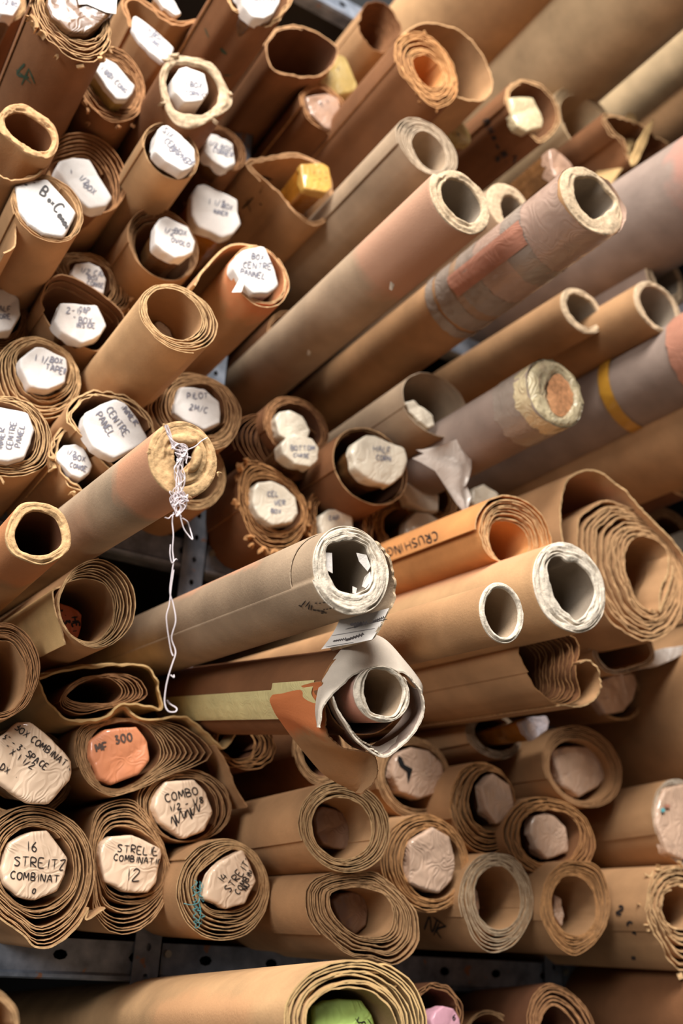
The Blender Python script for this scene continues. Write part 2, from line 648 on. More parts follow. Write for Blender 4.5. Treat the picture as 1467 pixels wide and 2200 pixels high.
def sheet(name, root, fr, pts, y0=0.0, L=0.3, thpx=2.5, mat='kraft', edg='tan', jag=0.002, far=None, inner=None, seed=None, crumple=0.0005, label=None, slope=(0.0, 0.0), n=90, yfar=None):
    """A loose part of a sheet on a roll: an open rim path in the picture, running back along the roll (towards the path far, if given)."""
    SEED[0] += 3
    sd = seed or SEED[0]
    P = catmull(np.array([fr.loc(u, v, y0) for u, v in pts]), n, closed=False)
    N = len(P)
    arc = np.concatenate([[0], np.cumsum(np.linalg.norm(np.diff(P, axis=0), axis=1))])
    w = arc / arc[-1]
    ye = jag * (0.6 * noise1(arc / 0.012, sd, 2) + 0.5 * noise1(arc / 0.004, sd + 8)) + slope[0] * w + slope[1] * (1 - w)
    Q = None
    if far is not None:
        Q = catmull(np.array([fr.loc(u, v, y0 + (yfar or L)) for u, v in far]), n, closed=False)
        k = np.linspace(0, len(Q) - 1, N)
        Q = np.stack([np.interp(k, np.arange(len(Q)), Q[:, i]) for i in (0, 1)], -1)
    st = (0, .004, .012, .03, .06, .1, .15) if far is not None else (0, .006, .03, .1)
    st = [x for x in st if x < L * 0.95]
    V, Fc, mi = sheet_mesh(P, ye, L, thpx * fr.px, stations=st, crumple=crumple, seed=sd, far=Q, yfar=yfar or L)
    V = V + np.array((0, y0 + fr.back, 0))
    return mesh(name, V, Fc, [M(mat), E(edg), M(inner or mat)], root, mi, label=label)


# ------------------------------------------------------------------ hand-drawn letters
GL = {
    'A': [[(0, 0), (2, 6), (4, 0)], [(1, 2.2), (3.2, 2.2)]], 'B': [[(0, 0), (0, 6), (2.6, 5.6), (2.8, 3.6), (0, 3.2), (3.2, 2.6), (3, .4), (0, 0)]],
    'C': [[(3.6, 5.4), (2, 6), (.4, 4.4), (.3, 1.6), (1.8, 0), (3.6, .6)]], 'D': [[(0, 0), (0, 6), (2.6, 5.2), (3.4, 2.8), (2.2, .4), (0, 0)]],
    'E': [[(3.4, 6), (0, 6), (0, 0), (3.4, 0)], [(0, 3.1), (2.6, 3.1)]], 'F': [[(3.4, 6), (0, 6), (0, 0)], [(0, 3.1), (2.6, 3.1)]],
    'G': [[(3.6, 5.2), (2, 6), (.3, 4.2), (.3, 1.6), (1.8, 0), (3.5, .8), (3.5, 2.6), (2, 2.6)]], 'H': [[(0, 0), (0, 6)], [(3.4, 0), (3.4, 6)], [(0, 3), (3.4, 3)]],
    'I': [[(1.4, 0), (1.6, 6)]], 'K': [[(0, 0), (0, 6)], [(3.2, 6), (0, 2.6), (3.4, 0)]], 'L': [[(.4, 6), (0, 0), (3.2, 0)]],
    'M': [[(0, 0), (.4, 6), (2, 2), (3.8, 6), (4.2, 0)]], 'N': [[(0, 0), (.2, 6), (3.2, 0), (3.6, 6)]], 'O': [[(2, 6), (.2, 4.4), (.3, 1.4), (2, 0), (3.7, 1.6), (3.6, 4.6), (2, 6)]],
    'P': [[(0, 0), (0, 6), (3, 5.4), (2.8, 3.2), (0, 2.8)]], 'R': [[(0, 0), (0, 6), (3, 5.4), (2.8, 3.4), (.1, 3), (3.4, 0)]],
    'S': [[(3.4, 5.4), (1.6, 6), (.2, 4.6), (3, 2.2), (2.2, .2), (0, .6)]], 'T': [[(0, 5.8), (4, 6)], [(2, 6), (1.8, 0)]], 'U': [[(0, 6), (.2, 1), (1.8, 0), (3.4, 1.2), (3.6, 6)]],
    'V': [[(0, 6), (1.8, 0), (3.8, 6)]], 'W': [[(0, 6), (1, 0), (2.2, 4), (3.4, 0), (4.6, 6)]], 'X': [[(0, 0), (3.6, 6)], [(0.2, 6), (3.6, 0)]],
    'Y': [[(0, 6), (1.8, 3), (1.8, 0)], [(3.6, 6), (1.8, 3)]], 'Z': [[(0, 5.8), (3.4, 6), (0, 0), (3.6, .2)]],
    'a': [[(3, 3.4), (1, 3.6), (.2, 1.4), (1.4, 0), (2.8, 1), (3, 3.4), (3.2, 0)]], 'o': [[(1.6, 3.4), (.2, 2), (1.4, 0), (2.8, 1.6), (1.6, 3.4)]],
    'x': [[(0, 0), (2.6, 3.2)], [(0, 3.2), (2.6, 0)]], 'n': [[(0, 0), (.2, 3.2), (.5, 2), (1.8, 3.4), (2.6, 0)]], 'e': [[(.2, 1.8), (2.6, 2), (1.6, 3.4), (.2, 1.8), (1.2, 0), (2.8, .6)]],
    'r': [[(0, 0), (.2, 3.2), (.4, 2), (2, 3.2)]], 't': [[(1, 5), (.9, .4), (2, 0)], [(0, 3.4), (2.2, 3.4)]], 'l': [[(.6, 6), (.6, .4), (1.6, 0)]], 'i': [[(.8, 3.2), (.8, 0)]],
    'd': [[(2.8, 3), (1, 3.4), (.2, 1.4), (1.4, 0), (2.8, 1)], [(2.9, 6), (3, 0)]], 's': [[(2.2, 3), (1, 3.4), (.4, 2.4), (2, 1.2), (1.4, 0), (.1, .3)]],
    '0': [[(2, 6), (.4, 4.4), (.4, 1.4), (2, 0), (3.4, 1.6), (3.4, 4.6), (2, 6)]], '1': [[(1.2, 6), (1.4, 0)]], '2': [[(.2, 4.8), (1.8, 6), (3.2, 4.4), (0, 0), (3.8, .2)]],
    '3': [[(.2, 5.6), (2.4, 5.6), (1, 3.4), (2.8, 2.2), (1.8, 0), (0, .5)]], '4': [[(1.2, 6), (0, 2.4), (3.6, 2.6)], [(2.8, 5), (2.4, 0)]], '6': [[(2.8, 6), (.6, 3.2), (.6, .8), (2, 0), (3, 1.6), (1.6, 3), (.6, 2)]],
    '8': [[(2, 3), (.4, 4.6), (1.8, 6), (3.2, 4.8), (.4, 1.6), (1.8, 0), (3.2, 1.6), (2, 3)]],
    '"': [[(.8, 6), (.7, 4.8)], [(2, 6), (1.9, 4.8)]], '-': [[(0, 3), (2.8, 3)]], '.': [[(.6, .5), (.9, 0)]], '/': [[(0, -.6), (2.8, 6.4)]], '+': [[(0, 3), (3, 3)], [(1.5, 4.6), (1.5, 1.4)]],
    '_': [[(0, 0), (3.6, .2)]], '~': [[(0, 1), (1, 2), (2, .6), (3, 2), (4, .8), (5, 1.8)]],
    '\\': [[(0, 6), (2.5, 0)]], ')': [[(0, 6), (1.6, 3.4), (.6, .6)]], '$': [[(0, 2), (3, 5), (2, -1), (5, 5), (4, 0), (9, 5), (8, 0), (11, 3)]],
}


def letter_strokes(text, h, jitter, rng):
    out, x = [], 0.0
    k = h / 6.0
    for ch in text:
        if ch == ' ':
            x += 3.0 * k
            continue
        g = GL.get(ch) or GL.get(ch.upper())
        if not g:
            x += 3 * k
            continue
        wmax = max(p[0] for st in g for p in st)
        oy = rng.uniform(-0.4, 0.4) * jitter
        for st in g:
            out.append([(x + (a + rng.uniform(-.25, .25) * jitter) * k, (b_ + oy + rng.uniform(-.3, .3) * jitter) * k) for a, b_ in st])
        x += (wmax + 1.6) * k
    return out


def ribbon(paths3, width, nrm):
    """Flat ink strokes: each 3-D polyline gets the given width in the surface whose normal function is nrm."""
    V, Fc = [], []
    for P in paths3:
        P = np.array(P)
        if len(P) < 2:
            continue
        tan = np.gradient(P, axis=0)
        tan /= np.linalg.norm(tan, axis=1)[:, None] + 1e-12
        b_ = len(V)
        for i, p in enumerate(P):
            nv = nrm(p)
            side = np.cross(tan[i], nv)
            side /= np.linalg.norm(side) + 1e-12
            ww = width * (0.45 if i in (0, len(P) - 1) else 1.0) / 2
            V += [p - side * ww, p + side * ww]
        for i in range(len(P) - 1):
            Fc.append((b_ + 2 * i, b_ + 2 * i + 1, b_ + 2 * i + 3, b_ + 2 * i + 2))
    return V, Fc


def pixel_strokes(lines, seed):
    """lines: (text, u, v, height px, angle deg[, jitter]) -> polylines in picture coordinates on the face they are written on."""
    rng = random.Random(seed)
    out = []
    for ln in lines:
        text, u, v, h, ang = ln[:5]
        ji = ln[5] if len(ln) > 5 else 0.7
        ca, sa = math.cos(math.radians(ang)), math.sin(math.radians(ang))
        for st in letter_strokes(text, h, ji, rng):
            q = catmull(st, 6 * (len(st) - 1), closed=False) if len(st) > 2 else np.array([st[0], ((st[0][0] + st[1][0]) / 2 + .2, (st[0][1] + st[1][1]) / 2), st[1]])
            out.append([(u + a * ca + b_ * sa, v + a * sa - b_ * ca) for a, b_ in q])
    return out


def write_on_roll(root, fr, O, lines, ink='ink', wpx=2.6, lift=0.0012, R=None, k=1.0):
    """Ink on the outside of a roll: the strokes are dropped onto its round surface."""
    sts = pixel_strokes(lines, SEED[0])
    from mathutils.bvhtree import BVHTree
    trees = []
    for ch in [o for o in COL.objects if o.parent == root and o.type == 'MESH' and o.name.split('.')[0] in ('wound_sheet', 'tube_wall', 'lapped_sheet', 'newsprint_patch', 'loose_outer_sheet')]:
        me = ch.data
        trees.append(BVHTree.FromPolygons([v.co[:] for v in me.vertices], [p.vertices[:] for p in me.polygons]))
    o = Vector((fr.R @ (CAM - fr.o)).tolist())
    paths = []
    for st in sts:
        q = []
        for u, v in st:
            d = Vector(_n(fr.R @ ray(u, v)).tolist())
            hits = [h for h in (t.ray_cast(o, d) for t in trees) if h[0] is not None]
            if not hits:
                continue
            h = min(hits, key=lambda h: h[3])
            nv = h[1] if h[1].dot(d) < 0 else -h[1]
            q.append(np.array(h[0] + nv * 0.0004 - d * 0.0006))
        if len(q) > 1:
            paths.append(q)
    V, Fc = ribbon(paths, wpx * fr.px, lambda p: _n((p[0] - O.c[0], 0, p[2] - O.c[1])))
    if V:
        mesh('handwriting', V, Fc, [M(ink)], root, smooth=False)


def bundle(label, poly, s, cap='white', side='film_brown', capd=0.016, L=0.10, text=(), vp=None, wr=0.0018, ink='pencil', wpx=1.35, group='wrapped bundles with handwritten end labels',
           tilt=(0, 0), round_=0.0028, sharp=True, cat='wrapped bundle', name='wrapped_bundle', shrink=0.97, taper=0.72):
    SEED[0] += 7
    sd = SEED[0]
    u, v = np.array(poly, float).mean(0)
    fr = Frame(u, v, s, vp)
    O = Outline(fr, poly, sharp)
    n = 72
    th = np.linspace(0, 2 * math.pi, n, endpoint=False)
    oo = O.at(th)
    rng = np.random.RandomState(sd)
    ks = rng.uniform(-1, 1, (6, 2)) * (2.0 / O.mean())
    phs = rng.uniform(0, 6.28, 6)

    def hgt(P):
        P = np.asarray(P) - O.c
        r = 0
        for k, ph in zip(ks, phs):
            r = r + (1 - np.abs(np.sin(P @ k + ph))) ** 2 * 0.5
        return wr * (r - 0.9) + P @ np.array(tilt)

    oo = O.c + (oo - O.c) * (1 + 0.02 * pnoise(th, 15, sd + 77))[:, None]
    rows = []
    for f in (0.02, .12, .22, .32, .42, .52, .61, .7, .78, .86, .92):
        P = O.c + (oo - O.c) * f
        rows.append(np.stack([P[:, 0], hgt(P), P[:, 1]], -1))
    rim = O.c + (oo - O.c) * 0.975
    rows.append(np.stack([rim[:, 0], hgt(rim) + round_ * 0.35, rim[:, 1]], -1))
    h1 = hgt(oo)
    rows.append(np.stack([oo[:, 0], h1 + round_, oo[:, 1]], -1))
    wr2 = 1 + 0.018 * pnoise(th, 24, sd + 4)
    for k, y in enumerate((0.4, 0.75, 1.0)):
        P = O.c + (oo - O.c) * wr2[:, None] * (1 + 0.01 * pnoise(th, 17, sd + 30 + k))[:, None]
        yy = h1 + round_ + y * capd * (1 + (0.35 * pnoise(th, 14, sd + 6) if k == 2 else 0))
        rows.append(np.stack([P[:, 0], yy, P[:, 1]], -1))
    V = np.array(rows).reshape(-1, 3)
    Fc = grid_faces(len(rows), n, wrap=True, flip=True)
    c0 = list(range(n))
    Fc = [tuple(f) for f in Fc] + [tuple(c0)]
    root = empty(name, fr.M, label, cat, group)
    mesh('label_cap', V, Fc, [M(cap)], root, smooth=True)
    rows = []
    ys = [round_ + 0.0005, round_ + capd * 1.4, 0.05, 0.08, L]
    ys = sorted(set(ys))
    for k, y in enumerate(ys):
        P = O.c + (oo - O.c) * shrink * (1 + 0.015 * pnoise(th, 13, sd + 60 + k))[:, None] * (1 + (taper - 1) * y / L)
        rows.append(np.stack([P[:, 0], np.full(n, y) + h1 * (1 if k == 0 else 0), P[:, 1]], -1))
    V = np.array(rows).reshape(-1, 3)
    Fc = [tuple(f) for f in grid_faces(len(rows), n, wrap=True, flip=True)] + [tuple(range((len(rows) - 1) * n, len(rows) * n))]
    mesh('wrapping', V, Fc, [M(side)], root, smooth=True)
    if text:
        sts = pixel_strokes(text, sd)
        paths = []
        for st in sts:
            q = []
            for a, b_ in st:
                P = fr.loc(a, b_)
                if np.hypot(*(P - O.c)) > 0.93 * float(np.interp(math.atan2(P[1] - O.c[1], P[0] - O.c[0]) % (2 * math.pi), TH, O.r, period=2 * math.pi)):
                    continue
                q.append((P[0], float(hgt(P)) - 0.0007, P[1]))
            if len(q) > 1:
                paths.append(q)
        V, Fc = ribbon(paths, wpx * fr.px, lambda p: np.array((0, -1, 0.0)))
        if V:
            mesh('handwriting', V, Fc, [M(ink)], root, smooth=False)
    RECORD.append((label, fr, O, L, s))
    return root, fr, O


def thread(name, root_inv, pts3, rad, mt, parent, sides=5):
    """A thin tube along 3-D points."""
    P = catmull(pts3, 6 * len(pts3), closed=False)
    tan = np.gradient(P, axis=0)
    tan /= np.linalg.norm(tan, axis=1)[:, None] + 1e-12
    V = []
    for p, t_ in zip(P, tan):
        a = _n(np.cross(t_, (0.3, 0.9, 0.31)))
        b_ = np.cross(t_, a)
        for j in range(sides):
            w = 2 * math.pi * j / sides
            V.append(p + rad * (a * math.cos(w) + b_ * math.sin(w)))
    Fc = grid_faces(len(P), sides, wrap=True)
    return V, Fc

# ------------------------------------------------------------------ palette
KR = {
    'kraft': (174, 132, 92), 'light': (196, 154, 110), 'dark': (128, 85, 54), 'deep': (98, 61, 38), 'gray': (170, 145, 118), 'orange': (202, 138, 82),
    'sack': (208, 170, 116), 'mauve': (150, 130, 117), 'pale': (208, 193, 175), 'beige': (204, 174, 134), 'olive': (136, 112, 76), 'white': (224, 216, 208),
}
STAIN = {
    'kraft_orange_end': ('kraft', [((214, 132, 86), -0.1, 0.035, 0.75, None, 0, 0)]),
    'light_orange_end': ('gray', [((206, 146, 110), -0.1, 0.085, 0.85, None, 0, 0)]),
    'gray_pink_end': ('gray', [((196, 146, 118), -0.1, 0.17, 0.75, None, 0, 0)]),
    'kraft_dark_orange': ('kraft', [((206, 128, 78), -0.1, 0.09, 0.6, None, 0, 0)]),
    'orange_spray': ('kraft', [((204, 108, 56), -0.2, 0.12, 0.75, 2, -0.045, 0.05)]),
    'gray_orange_streak': ('gray', [((210, 150, 115), 0.14, 0.36, 0.7, 2, 0.028, 0.2)]),
    'mauve_pink_end': ('mauve', [((190, 134, 116), -0.2, 0.40, 0.7, None, 0, 0)]),
    'inner_orange_band': ('mauve', [((214, 140, 112), 0.012, 0.03, 0.9, None, 0, 0)]),
    'light_orange_cloud': ('light', [((214, 158, 112), 0.06, 0.30, 0.6, 2, -0.3, 0.02)]),
    'kraft_orange_streak': ('light', [((212, 152, 112), 0.0, 0.5, 0.7, 2, 0.03, 0.2)]),
}
EG = {'tan': (206, 162, 116), 'cream': (198, 172, 140), 'brown': (184, 134, 92), 'pale': (226, 210, 188), 'orange': (206, 152, 100), 'gold': (212, 172, 124), 'gray': (190, 168, 142), 'dark': (150, 104, 68)}


def M(k):
    if k in KR:
        return paper('paper_' + k, KR[k])
    if k in STAIN:
        b_, st = STAIN[k]
        return paper('paper_' + k, KR[b_], stain=st)
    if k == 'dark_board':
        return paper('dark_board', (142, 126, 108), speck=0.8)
    if k == 'white':
        return film('label_white', (246, 244, 246), coat=0.25, rough=0.7, crinkle=0.25, dark=0.93, coat_rough=0.3)
    if k == 'lab_white':
        return film('label_white', (248, 246, 248), coat=0.25, rough=0.7, crinkle=0.25, dark=0.93, coat_rough=0.3)
    if k == 'lab_cream':
        return film('label_cream', (226, 212, 188), coat=0.9, rough=0.6, crinkle=0.6, dark=0.85)
    if k == 'lab_peach':
        return film('label_peach', (254, 220, 186), coat=1.0, rough=0.6, crinkle=0.6, dark=0.94)
    if k == 'lab_orange':
        return film('label_orange', (236, 150, 104), coat=1.0, rough=0.5, crinkle=0.4, dark=0.85)
    if k == 'lab_vivid':
        return film('label_vivid_orange', (226, 118, 70), coat=0.4, rough=0.6, crinkle=0.3, dark=0.9)
    if k == 'lab_kraft':
        return film('label_kraft', (220, 184, 156), coat=1.0, rough=0.5, crinkle=0.8, dark=0.82)
    if k == 'lab_tan':
        return film('label_tan', (170, 134, 110), coat=0.8, rough=0.5, crinkle=0.6, dark=0.8)
    if k == 'lab_yellow':
        return film('label_yellow', (204, 156, 74), coat=1.0, rough=0.4, crinkle=0.5, dark=0.8)
    if k == 'lab_ochre':
        return film('label_ochre', (164, 138, 78), coat=0.6, rough=0.5, crinkle=0.5, dark=0.8)
    if k == 'lab_gold':
        return film('label_gold', (222, 202, 160), coat=1.0, rough=0.35, crinkle=0.9, dark=0.8)
    if k == 'lab_lilac':
        return film('label_lilac', (196, 184, 186), coat=1.0, rough=0.4, crinkle=0.7, dark=0.85)
    if k == 'lab_lime':
        return film('label_lime', (222, 255, 140), coat=0.5, rough=0.5, crinkle=0.4, dark=0.85)
    if k == 'lab_pink':
        return film('label_pink', (238, 176, 190), coat=0.4, rough=0.6, crinkle=0.3, dark=0.9)
    if k == 'film_brown':
        return film('film_over_brown', (112, 74, 40), coat=0.4, rough=0.4, crinkle=0.6, dark=0.6)
    if k == 'film_orange':
        return film('film_over_orange', (206, 130, 84), coat=1.0, rough=0.35, crinkle=0.7, dark=0.75)
    if k == 'film_amber':
        return film('film_over_amber', (176, 112, 36), coat=1.0, rough=0.3, crinkle=0.7, dark=0.6)
    if k == 'film_lime':
        return film('film_over_lime', (150, 196, 40), coat=0.8, rough=0.4, crinkle=0.5, dark=0.75)
    if k == 'ink':
        return plain('black_ink', (44, 36, 34), 0.6)
    if k == 'ink_green':
        return plain('green_ink', (52, 70, 50), 0.6)
    if k == 'pencil':
        return plain('pencil_grey', (120, 118, 128), 0.7)
    if k == 'pen':
        return plain('pen_brown', (92, 72, 62), 0.6)
    if k == 'masking':
        return film('masking_tape', (222, 206, 146), coat=0.3, rough=0.5, crinkle=0.5, scale=80, dark=0.85, coat_rough=0.2)
    if k == 'clear_tape':
        return film('clear_tape', (158, 142, 128), coat=0.6, rough=0.4, crinkle=0.6, scale=45, dark=0.82, coat_rough=0.15)
    if k == 'clear_tape_pink':
        return film('clear_tape_pink', (182, 152, 134), coat=0.6, rough=0.4, crinkle=0.6, scale=45, dark=0.85, coat_rough=0.15)
    if k == 'brown_tape':
        return film('brown_tape', (164, 132, 104), coat=0.5, rough=0.4, crinkle=0.4, scale=45, dark=0.85, coat_rough=0.15)
    if k == 'pink_tape':
        return film('pink_tape', (190, 132, 108), coat=0.5, rough=0.4, crinkle=0.5, scale=45, dark=0.85, coat_rough=0.15)
    if k == 'gold_tape':
        return film('gold_tape', (196, 142, 50), coat=0.6, rough=0.35, crinkle=0.3, dark=0.85)
    if k == 'thread_white':
        return plain('white_thread', (222, 208, 208), 0.9)
    if k == 'thread_teal':
        return plain('teal_thread', (92, 168, 172), 0.9)
    if k == 'black':
        return plain('black_gap', (14, 11, 10), 0.9)
    if k == 'newsprint':
        return paper('newsprint', (212, 202, 192), speck=0.4, var=0.08)
    raise KeyError(k)


def E(k):
    if k in EG:
        return edge('edge_' + k, EG[k])
    return M(k)


# ------------------------------------------------------------------ rack and room
def box_mesh(name, lo, hi, mats, parent=None, kind=None):
    x0, y0, z0 = lo
    x1, y1, z1 = hi
    V = [(x, y, z) for x in (x0, x1) for y in (y0, y1) for z in (z0, z1)]
    Fc = [(0, 1, 3, 2), (4, 6, 7, 5), (0, 4, 5, 1), (2, 3, 7, 6), (0, 2, 6, 4), (1, 5, 7, 3)]
    return mesh(name, V, Fc, mats, parent, smooth=False, kind=kind)


def perforated(P0, along, across, length, width, pitch, hr, hr2, thick, nrm, start=0.02):
    """A steel strip with a row of real slots: cells with an eight-sided hole, front, back and hole walls."""
    P0, a, c, nv = map(lambda v: np.array(v, float), (P0, along, across, nrm))
    V, Fc = [], []
    n = int(round(length / pitch))
    pitch = length / n
    for k in range(n):
        o = P0 + a * (k * pitch)
        sq = [(0, 0), (.5, 0), (1, 0), (1, .5), (1, 1), (.5, 1), (0, 1), (0, .5)]
        outer = [o + a * (s_ * pitch) + c * (t_ * width) for s_, t_ in sq]
        cen = o + a * pitch / 2 + c * width / 2
        inner = []
        for j in range(8):
            w = math.radians(225 + 45 * j)
            inner.append(cen + a * hr2 * math.cos(w) + c * hr * math.sin(w))
        b_ = len(V)
        V += outer + inner + [p + nv * thick for p in outer] + [p + nv * thick for p in inner]
        for j in range(8):
            j2 = (j + 1) % 8
            Fc.append((b_ + j, b_ + j2, b_ + 8 + j2, b_ + 8 + j))
            Fc.append((b_ + 16 + j, b_ + 24 + j, b_ + 24 + j2, b_ + 16 + j2))
            Fc.append((b_ + 8 + j, b_ + 8 + j2, b_ + 24 + j2, b_ + 24 + j))
        for j, j2 in ((0, 1), (1, 2), (4, 5), (5, 6)):
            Fc.append((b_ + j, b_ + 16 + j, b_ + 16 + j2, b_ + j2))
    return V, Fc


ST = steel('painted_steel')
DK = plain('gap_shade_steel', (22, 22, 25), 0.6, 0.2)  # near-black colour puts the shade of the gaps into the rear parts
XL, XR = -1.15, 3.0


def zpix(u, v, y=0.0):
    return point(u, v, -y)


LV = [zpix(420, 2030)[2], zpix(457, 1172)[2], zpix(660, 585)[2], zpix(800, 28)[2]]   # top edges of the four shelf beams
POSTX = [zpix(383, 1250)[0], zpix(1167, 2085)[0]]
ZTOP = LV[3] + 0.02
BD = 1.0                                                    # rack depth
rack = empty('storage_rack', Matrix.Translation((0, 0, 0)), 'grey slotted steel storage rack that holds all the paper rolls', 'rack')
for i, x in enumerate([POSTX[0] - 1.0, POSTX[0], POSTX[1], POSTX[1] + 0.95, POSTX[1] + 1.9]):
    V, Fc = perforated((x, -0.004, 0.0), (0, 0, 1), (1, 0, 0), ZTOP, 0.036, 0.034, 0.0035, 0.0045, 0.002, (0, 1, 0))
    V2, F2 = perforated((x + 0.036, -0.004, 0.0), (0, 0, 1), (0, 1, 0), ZTOP, 0.036, 0.034, 0.0035, 0.0045, 0.002, (-1, 0, 0))
    k = len(V)
    mesh('front_post', list(V) + list(V2), list(Fc) + [tuple(j + k for j in f) for f in F2], [ST], rack, smooth=False)
    box_mesh('rear_post', (x, BD - 0.036, 0), (x + 0.036, BD, ZTOP), [DK], rack)
for z in LV:
    V, Fc = perforated((XL, 0.002, z - 0.036), (1, 0, 0), (0, 0, 1), XR - XL, 0.036, 0.095, 0.006, 0.009, 0.002, (0, 1, 0))
    k = len(V)
    R_ = 0.004                                              # folded lower lip catches the light
    prof = [(0.002, -0.036), (-0.002, -0.039), (-0.001, -0.043), (0.004, -0.045), (0.03, -0.045)]
    V = list(V)
    Fc = list(Fc)
    for x in (XL, XR):
        V += [(x, y, z + dz) for y, dz in prof]
    for j in range(len(prof) - 1):
        Fc.append((k + j, k + j + 1, k + 5 + j + 1, k + 5 + j))
    V += [(XL, 0.002, z), (XR, 0.002, z), (XR, 0.03, z), (XL, 0.03, z)]
    k2 = len(V) - 4
    Fc.append((k2, k2 + 1, k2 + 2, k2 + 3))
    mesh('front_beam', V, Fc, [ST], rack, smooth=False)
    box_mesh('rear_beam', (XL, BD - 0.03, z - 0.045), (XR, BD, z), [DK], rack)
    box_mesh('shelf_deck', (XL, 0.031, z - 0.03), (XR, BD - 0.031, z - 0.018), [DK], rack)
for x in (POSTX[0], POSTX[1]):
    for z in LV:
        for dz in (-0.012, -0.028):
            n = 10
            V = [(x + 0.046 + 0.0045 * math.cos(2 * math.pi * j / n), yy, z + dz + 0.0045 * math.sin(2 * math.pi * j / n)) for yy in (0.002, -0.002) for j in range(n)]
            Fc = [tuple(f) for f in grid_faces(2, n, wrap=True)] + [tuple(range(n, 2 * n))]
            if dz == -0.012:
                mesh('bolt', V, Fc, [plain('bolt_zinc', (170, 165, 150), 0.4, 0.6)], rack, smooth=False)
box_mesh('added_back_panel', (XL, BD + 0.002, 0), (XR, BD + 0.008, ZTOP), [DK], rack)  # added panel closing the rack's back so the gaps between rolls stay black

wallm = paper('painted_wall', (196, 200, 204), speck=0.05, var=0.05, bump=0.05)
floorm = paper('concrete_floor', (120, 116, 110), speck=0.5, var=0.15)
for nm, lo, hi, mt in (('wall_back', (-2.6, 1.3, 0), (6.0, 1.4, 3.4), wallm), ('floor', (-2.7, -3.4, -0.1), (6.1, 1.4, 0.0), floorm)):
    box_mesh(nm, lo, hi, [mt], kind='structure')

# ------------------------------------------------------------------ the rolls: upper left
GU, GM, GL_, GB = ('brown paper rolls on the upper shelf', 'brown paper rolls on the middle shelf', 'brown paper rolls on the lower shelf', 'brown paper rolls under the bottom beam')
GP = 'wrapped bundles with handwritten end labels'
GT = 'long cardboard tubes sticking out of the rack'


def patch(name, root, fr, poly, mat, lift=0.0015, th=0.0006, y=0.0):
    """A flat piece of paper lying just in front of an end face."""
    P = [fr.loc(u, v) for u, v in poly]
    k = len(P)
    V = [(p[0], y - lift + 0.0006 * math.sin(i * 2.1), p[1]) for i, p in enumerate(P)] + [(p[0], y - lift + th, p[1]) for p in P]
    Fc = [tuple(range(k))] + [tuple(range(2 * k - 1, k - 1, -1))] + [(i, i + k, (i + 1) % k + k, (i + 1) % k) for i in range(k)]
    return mesh(name, V, Fc, [M(mat)], root, smooth=False)


def band(name, root, O, y0, y1, mat, a0=0, a1=360, lift=0.0008, slant=0.0, wob=0.0015, seed=1, n=80, skew=0.0):
    """Tape wound round a tube between y0 and y1."""
    th = np.radians(np.linspace(a0, a1, n))
    V = []
    k = len(th)
    P = O.at(th)
    P = O.c + (P - O.c) * (1 + lift / O.mean())
    w0 = wob * noise1(th * 6, seed) + slant * (P[:, 0] - O.c[0]) + skew * np.linspace(0, 1, k)
    w1 = wob * noise1(th * 6, seed + 5) + slant * (P[:, 0] - O.c[0]) + skew * np.linspace(0, 1, k)
    for t in np.linspace(0, 1, 5):
        rr = 0.0004 * noise1(th * 14 + t * 3, seed + 9)
        Q = O.c + (P - O.c) * (1 + rr[:, None] / O.mean())
        V.append(np.stack([Q[:, 0], (y0 + w0) * (1 - t) + (y1 + w1) * t, Q[:, 1]], -1))
    V = np.array(V).reshape(-1, 3)
    return mesh(name, V, grid_faces(5, k), [M(mat)], root)


roll('roll in the top left corner, cut off by the frame, white label inside', [(-60, 0), (-20, 45), (20, 50), (50, 30), (56, 0), (40, -40), (-30, -50)],
     [(-45, 0), (-15, 30), (18, 35), (38, 20), (42, 0), (25, -25), (-25, -30)], 0.20, 6, 'dark', 'tan', group=GU)
bundle('white crumpled label end of the bundle in the top left corner', [(-20, -30), (40, -22), (46, 5), (28, 36), (2, 31), (-18, 10)], 0.225, text=[('1/2 BOX', 0, 8, 9, 10)], group=GP)

r, fr, O, Hh = roll('large dark roll at top left with thick frayed rim and green pen marks', [(66, 0), (75, 50), (110, 95), (160, 130), (205, 135), (235, 100), (238, 60), (225, 0), (190, -50), (110, -55)],
     [(94, 0), (112, 45), (150, 80), (190, 85), (222, 55), (222, 0), (190, -35), (120, -40)], 0.33, 6, 'dark', 'tan', group=GU, jag=0.004, frill=55, fsize=0.012, farc=(130, 350), jit=0.7, fspread=(-0.004, 0.012))
write_on_roll(r, fr, O, [('4', 30, 175, 46, 20), ('\\', 62, 180, 30, 0), ('1', 60, 185, 42, -48)], 'ink_green', 3.2, k=1.01)
r, fr, O = bundle('brown film-wrapped bundle in the large frayed roll at top left, white strip label', [(98, 5), (112, 40), (150, 70), (188, 75), (218, 50), (246, 20), (246, -30), (200, -50), (120, -50)], 0.338, cap='film_brown', side='film_brown', group=GP)
patch('paper_label', r, fr, [(160, -20), (252, -30), (247, 34), (226, 30), (186, 12), (168, 14)], 'white', lift=0.003)

r, fr, O, Hh = roll('dark orange roll below the large frayed roll, flat oblong white label', (168, 98, 313, 266), [(195, 140), (225, 118), (285, 158), (297, 195), (278, 222), (235, 212), (203, 180)], 0.20, 7, 'dark', 'brown',
     group=GU, tele=0.012, jag=0.003, frill=24, fsize=0.010, farc=(200, 330), fspread=(0.004, 0.02), jit=0.6)
bundle('narrow oblong white label with ochre side in the dark orange roll', [(197, 142), (210, 127), (224, 121), (250, 138), (292, 184), (286, 200), (273, 214), (250, 213)], 0.22, side='lab_ochre', capd=0.006, text=[('1 1/2', 214, 150, 10, 40), ('BOX CONG', 222, 158, 10, 43)])

